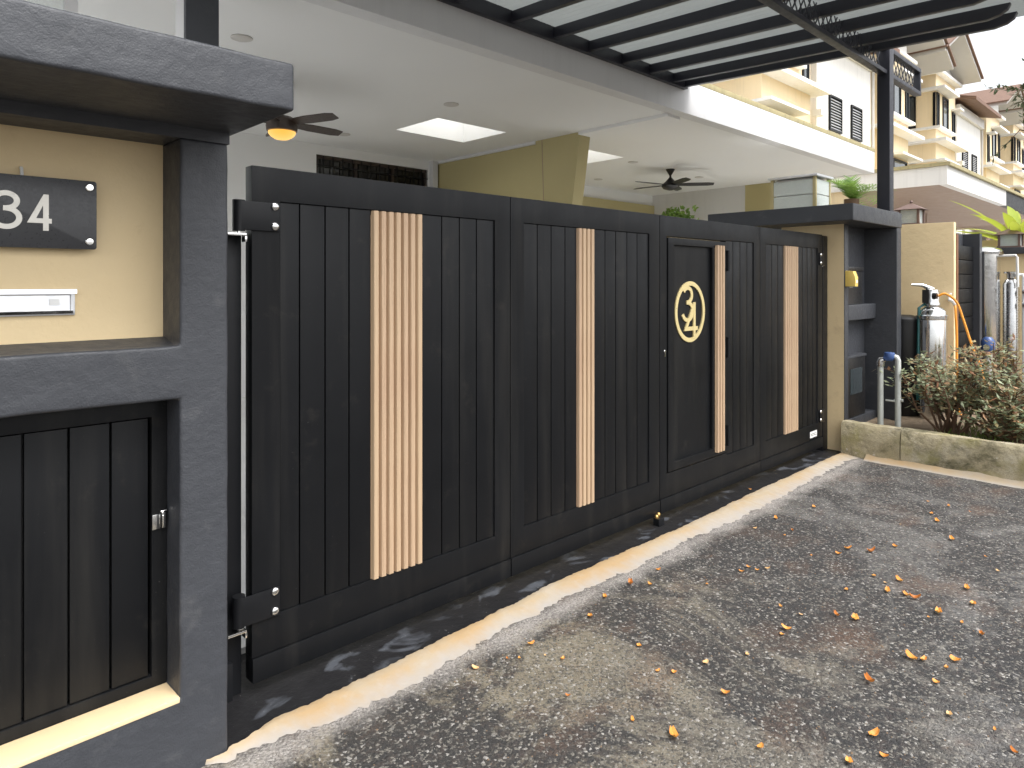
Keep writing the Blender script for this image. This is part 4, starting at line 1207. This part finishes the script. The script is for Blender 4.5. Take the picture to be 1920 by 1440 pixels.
for (c, rx, ry, hh), lab in zip(shrubs, shrub_labels):
    root = thing('shrub', lab, 'shrub', c, 'bronze-green shrubs along the verge')
    C0 = Vector(c)
    fm = MB()
    stems = []
    for k in range(17):
        a = 2 * pi * k / 17 + random.uniform(-0.35, 0.35)
        rr = random.uniform(0.25, 1.08)
        tip = C0 + Vector((cos(a) * rx * rr, sin(a) * ry * rr, hh * random.uniform(0.42, 1.03) * (1.0 - 0.25 * max(0, rr - 0.6))))
        mid = C0 + Vector((cos(a) * rx * rr * 0.55 + random.uniform(-0.07, 0.07), sin(a) * ry * rr * 0.55 + random.uniform(-0.07, 0.07), (tip.z - C0.z) * random.uniform(0.35, 0.5)))
        stems.append((C0 + Vector((random.uniform(-0.09, 0.09), random.uniform(-0.12, 0.12), -0.03)), mid, tip))
    stm = MB()
    tips = []
    for b0, m0, t0 in stems:
        stm.tube([b0, m0, t0], [0.013, 0.009, 0.003], 6)
        for q in range(9):
            s0 = m0.lerp(t0, random.uniform(0.0, 0.9))
            e0 = s0 + Vector((random.uniform(-0.16, 0.16), random.uniform(-0.16, 0.16), random.uniform(0.0, 0.14)))
            e0.z = min(e0.z, C0.z + hh * 1.05)
            stm.tube([s0, e0], [0.005, 0.002], 5)
            tips += [s0.lerp(e0, t) for t in (0.35, 0.6, 0.8, 1.0)]
        tips += [m0.lerp(t0, t) for t in (0.0, 0.2, 0.4, 0.6, 0.8, 1.0)]
    stm.build('stems', 'bark', root, smooth=True)
    for p in tips:
        for q in range(random.randint(1, 5)):
            v = rnd().normalized()
            v.z = v.z * 0.35 + 0.12
            v.normalize()
            nrm = (Vector((0, 0, 1)) + rnd() * 0.55).normalized()
            nrm = (nrm - v * nrm.dot(v)).normalized()
            z_rel = (p.z - C0.z) / hh
            m = random.choice((0, 0, 0, 0, 1, 2) if z_rel < 0.75 else (0, 0, 0, 1, 1, 2, 2))
            leaf_quad(fm, p + rnd() * 0.03, nrm, v, random.uniform(0.04, 0.075), random.uniform(0.010, 0.017), m)
    fm.build('foliage', ['leaf_green', 'leaf_red', 'leaf_olive'], root)

# far plant and white box seen over the gate
pb = thing('potted_plant', 'small bright green potted plant seen above the gate in the far porch', 'plant', (10.8, 5.0, 0.03))
cb = MB()
for _ in range(420):
    p = Vector((10.8, 5.0, 2.72)) + Vector((rnd().x * 0.34, rnd().y * 0.34, rnd().z * 0.36))
    v = rnd().normalized(); nrm = v.orthogonal().normalized()
    leaf_quad(cb, p, nrm, v, 0.12, 0.035, 0)
cb.build('foliage', 'leaf_palm', pb)
MB().tube([(10.8, 5.0, 0.3), (10.82, 5.0, 1.4), (10.8, 5.0, 2.75)], [0.04, 0.03, 0.015], 8).build('stem', 'bark', pb)
MB().lathe([(0.16, 0), (0.2, 0.32), (0.22, 0.36)], (10.8, 5.0, 0.031), 18).build('pot', 'roof_tile', pb, smooth=True)

# glass louvre cabinet behind the meter pillar
gc = thing('glass_cabinet', 'metal framed frosted glass louvre enclosure behind the meter pillar cap', 'enclosure', (8.25, 1.45, 0))
gx0, gx1, gy0, gy1, gz = 8.0, 8.46, 1.16, 1.73, 2.95
for x in (gx0, gx1):
    for y in (gy0, gy1):
        B(x - 0.02, x + 0.02, y - 0.02, y + 0.02, 0.03, gz).build('corner_post', 'coping', gc)
B(gx0 - 0.05, gx1 + 0.05, gy0 - 0.05, gy1 + 0.05, gz, gz + 0.03).build('top', 'aluminium', gc, bevel=0.004)
B(gx0 + 0.03, gx1 - 0.03, gy0 + 0.03, gy1 - 0.03, 0.03, gz - 0.01).build('lining', 'white_paint', gc)
for k in range(14):
    z = 0.10 + 0.202 * k
    MB().prism([(gy0 + 0.021, z), (gy1 - 0.021, z), (gy1 - 0.021, z + 0.19), (gy0 + 0.021, z + 0.19)], 'x', gx0 - 0.012, gx0 - 0.004).build('glass_louvre', 'frosted', gc)
    B(gx0 + 0.021, gx1 - 0.021, gy0 - 0.012, gy0 - 0.004, z, z + 0.19).build('glass_louvre', 'frosted', gc)

# roadside tree at the right
tr = thing('roadside_tree', 'leafy roadside tree whose branch tips hang in at the upper right', 'tree', (13.45, -2.15, 0.0))
TB = Vector((13.45, -2.15, 0.0))
MB().tube([TB, TB + Vector((0.05, 0, 1.6)), TB + Vector((-0.05, 0.05, 3.4)), TB + Vector((0, 0, 5.2))], [0.17, 0.14, 0.11, 0.06], 12).build('trunk', 'bark', tr, smooth=True)
lm = MB(); fm = MB()
for k in range(26):
    s0 = TB + Vector((0, 0, random.uniform(2.9, 5.0)))
    a = random.uniform(0, 2 * pi)
    if k < 4: a = radians(150 + 14 * k)
    rr = random.uniform(1.3, 2.3)
    e0 = s0 + Vector((cos(a) * rr, sin(a) * rr, random.uniform(0.5, 2.0)))
    m0 = s0.lerp(e0, 0.5) + Vector((0, 0, 0.2))
    lm.tube([s0, m0, e0], [0.05, 0.03, 0.008], 6)
    for q in range(16):
        s1 = m0.lerp(e0, random.random())
        e1 = s1 + Vector((random.uniform(-0.6, 0.6), random.uniform(-0.6, 0.6), random.uniform(-0.35, 0.4)))
        lm.tube([s1, e1], [0.008, 0.002], 4)
        for t in range(13):
            p = s1.lerp(e1, random.uniform(0.2, 1.05))
            v = (e1 - s1).normalized() + rnd() * 0.9
            v.z -= 0.15
            v.normalize()
            nrm = (Vector((0, 0, 1)) + rnd() * 0.5)
            nrm = (nrm - v * nrm.dot(v)).normalized()
            leaf_quad(fm, p, nrm, v, random.uniform(0.09, 0.15), random.uniform(0.014, 0.024), 0)
lm.build('limbs', 'bark', tr, smooth=True)
fm.build('crown', 'leaf_tree', tr)

# ================================================================== TERRACE HOUSES BEYOND
def terrace(x0, zo, py, label, brown=True):
    h = thing('terrace_house', label, 'house', (x0, 8, zo), 'terrace houses along the street')
    def W_(name, mat, x0_, x1_, y0, y1, z0, z1, parent=None, bevel=0):
        return B(x0 + x0_, x0 + x1_, y0, y1, zo + z0, zo + z1).build(name, mat, parent or h, bevel=bevel)
    # porch
    W_('porch_ceiling', 'soffit_brown', -6.38, 6.38, py + 0.02, 5.4, 3.55, 3.60)
    W_('porch_fascia', 'house_white', -6.40, -0.9, py, py + 0.15, 3.53, 3.905)
    W_('porch_fascia', 'steel_black', -0.899, 6.40, py, py + 0.15, 3.53, 3.905)
    W_('porch_side_fascia', 'house_white', -6.40, -6.381, py + 0.1505, 5.4, 3.53, 3.905)
    W_('porch_coping', 'coping', -6.45, 6.45, py - 0.06, 5.39, 3.906, 3.975)
    W_('porch_column', 'soffit_brown', -0.15, 0.15, 3.3, 4.1, 0, 3.549)
    W_('ground_floor_wall', 'soffit_brown', -6.3, 6.3, 6.5, 6.6, 0, 3.549)
    W_('upper_wall', 'house_white', -7.3, 7.3, 7.4, 14, 0, 9.35)
    # central block with louvre windows
    W_('central_block', 'house_white', -2.2, 2.2, 5.5, 7.399, 3.976, 9.0)
    for a, b in ((-1.35, -0.4), (0.4, 1.3)):
        f = MB().grid([x0 + a, x0 + a + 0.05, x0 + b - 0.05, x0 + b], [zo + 6.1, zo + 6.15, zo + 7.11, zo + 7.16], lambda i, j: not (i == 1 and j == 1), 5.44, 5.499).build('louvre_window', 'steel_black', h)
        B(x0 + a + 0.051, x0 + b - 0.051, 5.488, 5.498, zo + 6.151, zo + 7.109).build('pane', 'pane_dark', f)
        for k in range(11):
            z = zo + 6.165 + 0.085 * k
            MB().prism([(5.445, z), (5.453, z - 0.004), (5.487, z + 0.05), (5.48, z + 0.054)], 'x', x0 + a + 0.052, x0 + b - 0.052).build('slat', 'aluminium', f)
    for s_ in (-1, 1):
        def R_(name, mat, a, b, y0, y1, z0, z1, parent=None, bevel=0):
            lo, hi = sorted((s_ * a, s_ * b))
            return W_(name, mat, lo, hi, y0, y1, z0, z1, parent, bevel)
        bay = R_('bay', 'peach', 2.9, 5.84, 5.4, 7.398, 3.976, 9.6)
        R_('bay_link', 'peach', 2.2005, 2.8995, 5.9, 7.398, 3.976, 6.8)
        R_('ledge', 'house_white', 2.6, 6.2, 4.95, 7.2, 6.80, 6.92, bay)
        R_('ledge', 'house_white', 2.75, 6.05, 5.15, 7.2, 9.60, 9.72, bay)
        R_('sill', 'house_white', 3.6, 6.0, 5.2, 7.2, 7.36, 7.46, bay)
        R_('hood', 'house_white', 3.9, 6.15, 5.0, 7.2, 8.92, 9.02, bay)
        R_('hood', 'house_white', 3.9, 6.15, 5.0, 7.2, 6.02, 6.10, bay)
        R_('hood', 'house_white', 2.95, 3.55, 5.05, 5.399, 8.5, 8.58, bay)
        R_('sill', 'house_white', 2.95, 3.5, 5.2, 5.399, 7.0, 7.08, bay)
        def win(a, b, z0, z1, side):
            if side:   # on the outer side face
                xx = s_ * 5.84
                f_ = MB().grid([a, a + 0.06, b - 0.06, b], [zo + z0, zo + z0 + 0.06, zo + z1 - 0.06, zo + z1], lambda i, j: not (i == 1 and j == 1), x0 + xx, x0 + xx + s_ * 0.05, axis='x').build('window', 'steel_black', bay)
                MB().grid([a + 0.061, b - 0.061], [zo + z0 + 0.061, zo + z1 - 0.061], lambda i, j: True, x0 + xx + s_ * 0.004, x0 + xx + s_ * 0.02, axis='x').build('pane', 'pane', f_)
            else:
                lo, hi = sorted((s_ * a, s_ * b))
                f_ = MB().grid([x0 + lo, x0 + lo + 0.06, x0 + hi - 0.06, x0 + hi], [zo + z0, zo + z0 + 0.06, zo + z1 - 0.06, zo + z1], lambda i, j: not (i == 1 and j == 1), 5.35, 5.399).build('window', 'steel_black', bay)
                B(x0 + lo + 0.061, x0 + hi - 0.061, 5.385, 5.396, zo + z0 + 0.061, zo + z1 - 0.061).build('pane', 'pane', f_)
        win(6.12, 6.75, 7.50, 8.85, True)
        win(6.12, 6.75, 4.7, 5.95, True)
        win(5.45, 5.80, 7.50, 8.85, False)
        win(4.1, 4.9, 7.50, 8.85, False)
        win(3.05, 3.45, 7.1, 8.45, False)
        win(4.1, 5.6, 4.7, 5.95, False)
        win(5.402, 5.50, 7.50, 8.85, True)
        # gable roof over the bay
        m = MB()
        rx_, zr = s_ * 5.6, 11.1
        for e in (s_ * 2.6, s_ * 8.2):
            ze = 9.75
            q = [(x0 + rx_, zo + zr), (x0 + e, zo + ze), (x0 + e, zo + ze + 0.13), (x0 + rx_, zo + zr + 0.13)]
            m.prism(q, 'y', 4.5, 11.0)
        ro = m.build('gable_roof', 'soffit_grey', h)
        tm = MB()
        for e in (s_ * 2.52, s_ * 8.28):
            ze = 9.73
            q = [(x0 + rx_, zo + zr + 0.135), (x0 + e, zo + ze + 0.135), (x0 + e, zo + ze + 0.2), (x0 + rx_, zo + zr + 0.22)]
            tm.prism(q, 'y', 4.42, 11.05)
        tm.build('tiles', 'roof_tile', ro)
        MB().prism([(x0 + s_ * 2.92, zo + 9.721), (x0 + s_ * 5.82, zo + 9.721), (x0 + s_ * 5.6, zo + 11.05), (x0 + s_ * 2.92, zo + 9.85)], 'y', 5.42, 7.398).build('gable_wall', 'house_white', h)
    # low roof over the centre
    m = MB().prism([(4.7, 9.05), (4.7, 9.2), (9.5, 10.4), (9.5, 10.2)], 'x', x0 - 2.5, x0 + 2.5)
    m.v = [(a, b, c + zo) for a, b, c in m.v]
    m.build('centre_roof', 'roof_tile', h)
    W_('parapet', 'house_white', -2.25, 2.25, 5.35, 5.4995, 8.6, 9.02)
    W_('flood_lamp', 'white_plastic', -2.75, -2.45, 5.15, 5.399, 6.25, 6.42)
    gp = MB().tube([(x0 + 2.28, 5.45, zo + 4.0), (x0 + 2.28, 5.45, zo + 9.0)], 0.05, 8)
    gp.build('downpipe', 'soffit_grey', h)
terrace(21.08, 0.0, 1.24, 'white and peach terrace house directly beyond the porch with louvre windows')
terrace(36.34, 0.45, 1.8, 'second white and peach terrace house farther along the street')
terrace(51.6, 0.9, 1.8, 'third and most distant white and peach terrace house')
sw = thing('side_wall', 'peach side wall between the porch and the next house', 'wall', (13.2, 3, 0))
B(13.0, 13.15, 2.4, 6.5, 0, 3.35).build('wall', 'peach', sw)
B(12.95, 13.2, 2.35, 6.5, 3.351, 3.42).build('cap', 'house_white', sw)

# ================================================================== FALLEN PETALS
PT = [(1.6, -0.41), (1.4, -0.48), (1.03, -0.46), (0.88, -0.47), (0.92, -0.5), (1.01, -0.56), (1.04, -0.63), (1.25, -0.95), (1.29, -1.0), (0.96, -1.21), (0.87, -0.81), (1.35, -0.79), (1.44, -1.05), (2.44, -0.73), (2.36, -0.73), (2.09, -0.68), (1.88, -0.48), (1.81, -0.41), (2.06, -0.41), (1.62, -1.14), (1.31, -1.21), (0.93, -1.06), (4.4, -1.08), (4.39, -1.21), (4.36, -1.34), (4.13, -1.17), (3.76, -1.09), (3.99, -1.24), (3.7, -1.39), (3.7, -0.57), (3.29, -0.49), (3.15, -0.66), (3.04, -0.66), (3.02, -0.48), (3.33, -1.19), (2.98, -1.0), (2.85, -0.9), (3.1, -1.01), (3.15, -1.12), (2.81, -1.24), (2.77, -1.31), (2.67, -1.35), (2.85, -1.35), (2.54, -1.2), (2.69, -1.43), (2.68, -1.47), (2.82, -1.68), (3.36, -1.68), (2.99, -1.62), (3.54, -1.59), (2.52, -1.57), (2.6, -1.59), (2.23, -1.27), (2.26, -1.34), (2.12, -1.15), (2.13, -1.05), (1.94, -1.16), (1.88, -1.17), (2.57, -1.69), (2.51, -1.78), (2.44, -0.78), (2.5, -0.81), (2.08, -1.62), (2.1, -1.66), (2.19, -1.75), (2.1, -1.74), (1.78, -1.56), (1.96, -1.74), (1.77, -1.83), (1.79, -1.96), (1.46, -1.68), (1.26, -1.67), (1.37, -1.74), (1.7, -2.03), (1.12, -1.44), (0.74, -0.43), (3.73, -0.09)]
def petal_mesh(mat, L, w, curl):
    mb = MB()
    vs, fs = [], []
    n = 5
    for i in range(n + 1):
        t = i / n
        ww = w * (sin(pi * min(1, 0.12 + 0.8 * t)) ** 0.7)
        for s_ in (-1, 0, 1):
            vs.append(((t - 0.5) * L, s_ * ww, 0.0015 + curl * ((t - 0.45) ** 2) * 2.2 + abs(s_) * curl * 0.35))
    for i in range(n):
        for q in range(2):
            a = i * 3 + q
            fs.append((a, a + 3, a + 4, a + 1))
    mb.add(vs, fs)
    return mb.mesh('petal', mat, smooth=True)
PM = [petal_mesh('petal', 0.036, 0.0105, 0.016), petal_mesh('petal_pale', 0.03, 0.010, 0.010), petal_mesh('petal_rust', 0.034, 0.009, 0.020), petal_mesh('petal', 0.028, 0.0115, 0.012)]
for i, (x, y) in enumerate(PT):
    o = bpy.data.objects.new('fallen_petal', PM[(0, 3, 0, 2, 3, 1, 0)[i % 7]])
    COL.objects.link(o)
    z = 0.003
    o.location = (x, y, z if y < -0.2 else 0.012)
    o.rotation_euler = (random.uniform(-0.12, 0.12), random.uniform(-0.12, 0.12), random.uniform(0, 2 * pi))
    k = random.choice((0.45, 0.6, 0.75, 0.9, 1.0, 1.15, 1.4))
    o.scale = (k, k, k)
    tone = ('orange', 'orange', 'orange', 'rust-coloured', 'orange', 'pale straw', 'orange')[i % 7]
    where = 'beside the cement strip' if y > -0.6 else 'toward the mossy kerb' if x > 3.4 else 'in the middle of the driveway' if x > 2.0 else 'in the near part of the driveway'
    tag(o, 'small dry %s petal lying %s' % (tone, where), 'petal', 'dry %s petals %s' % (tone, where))
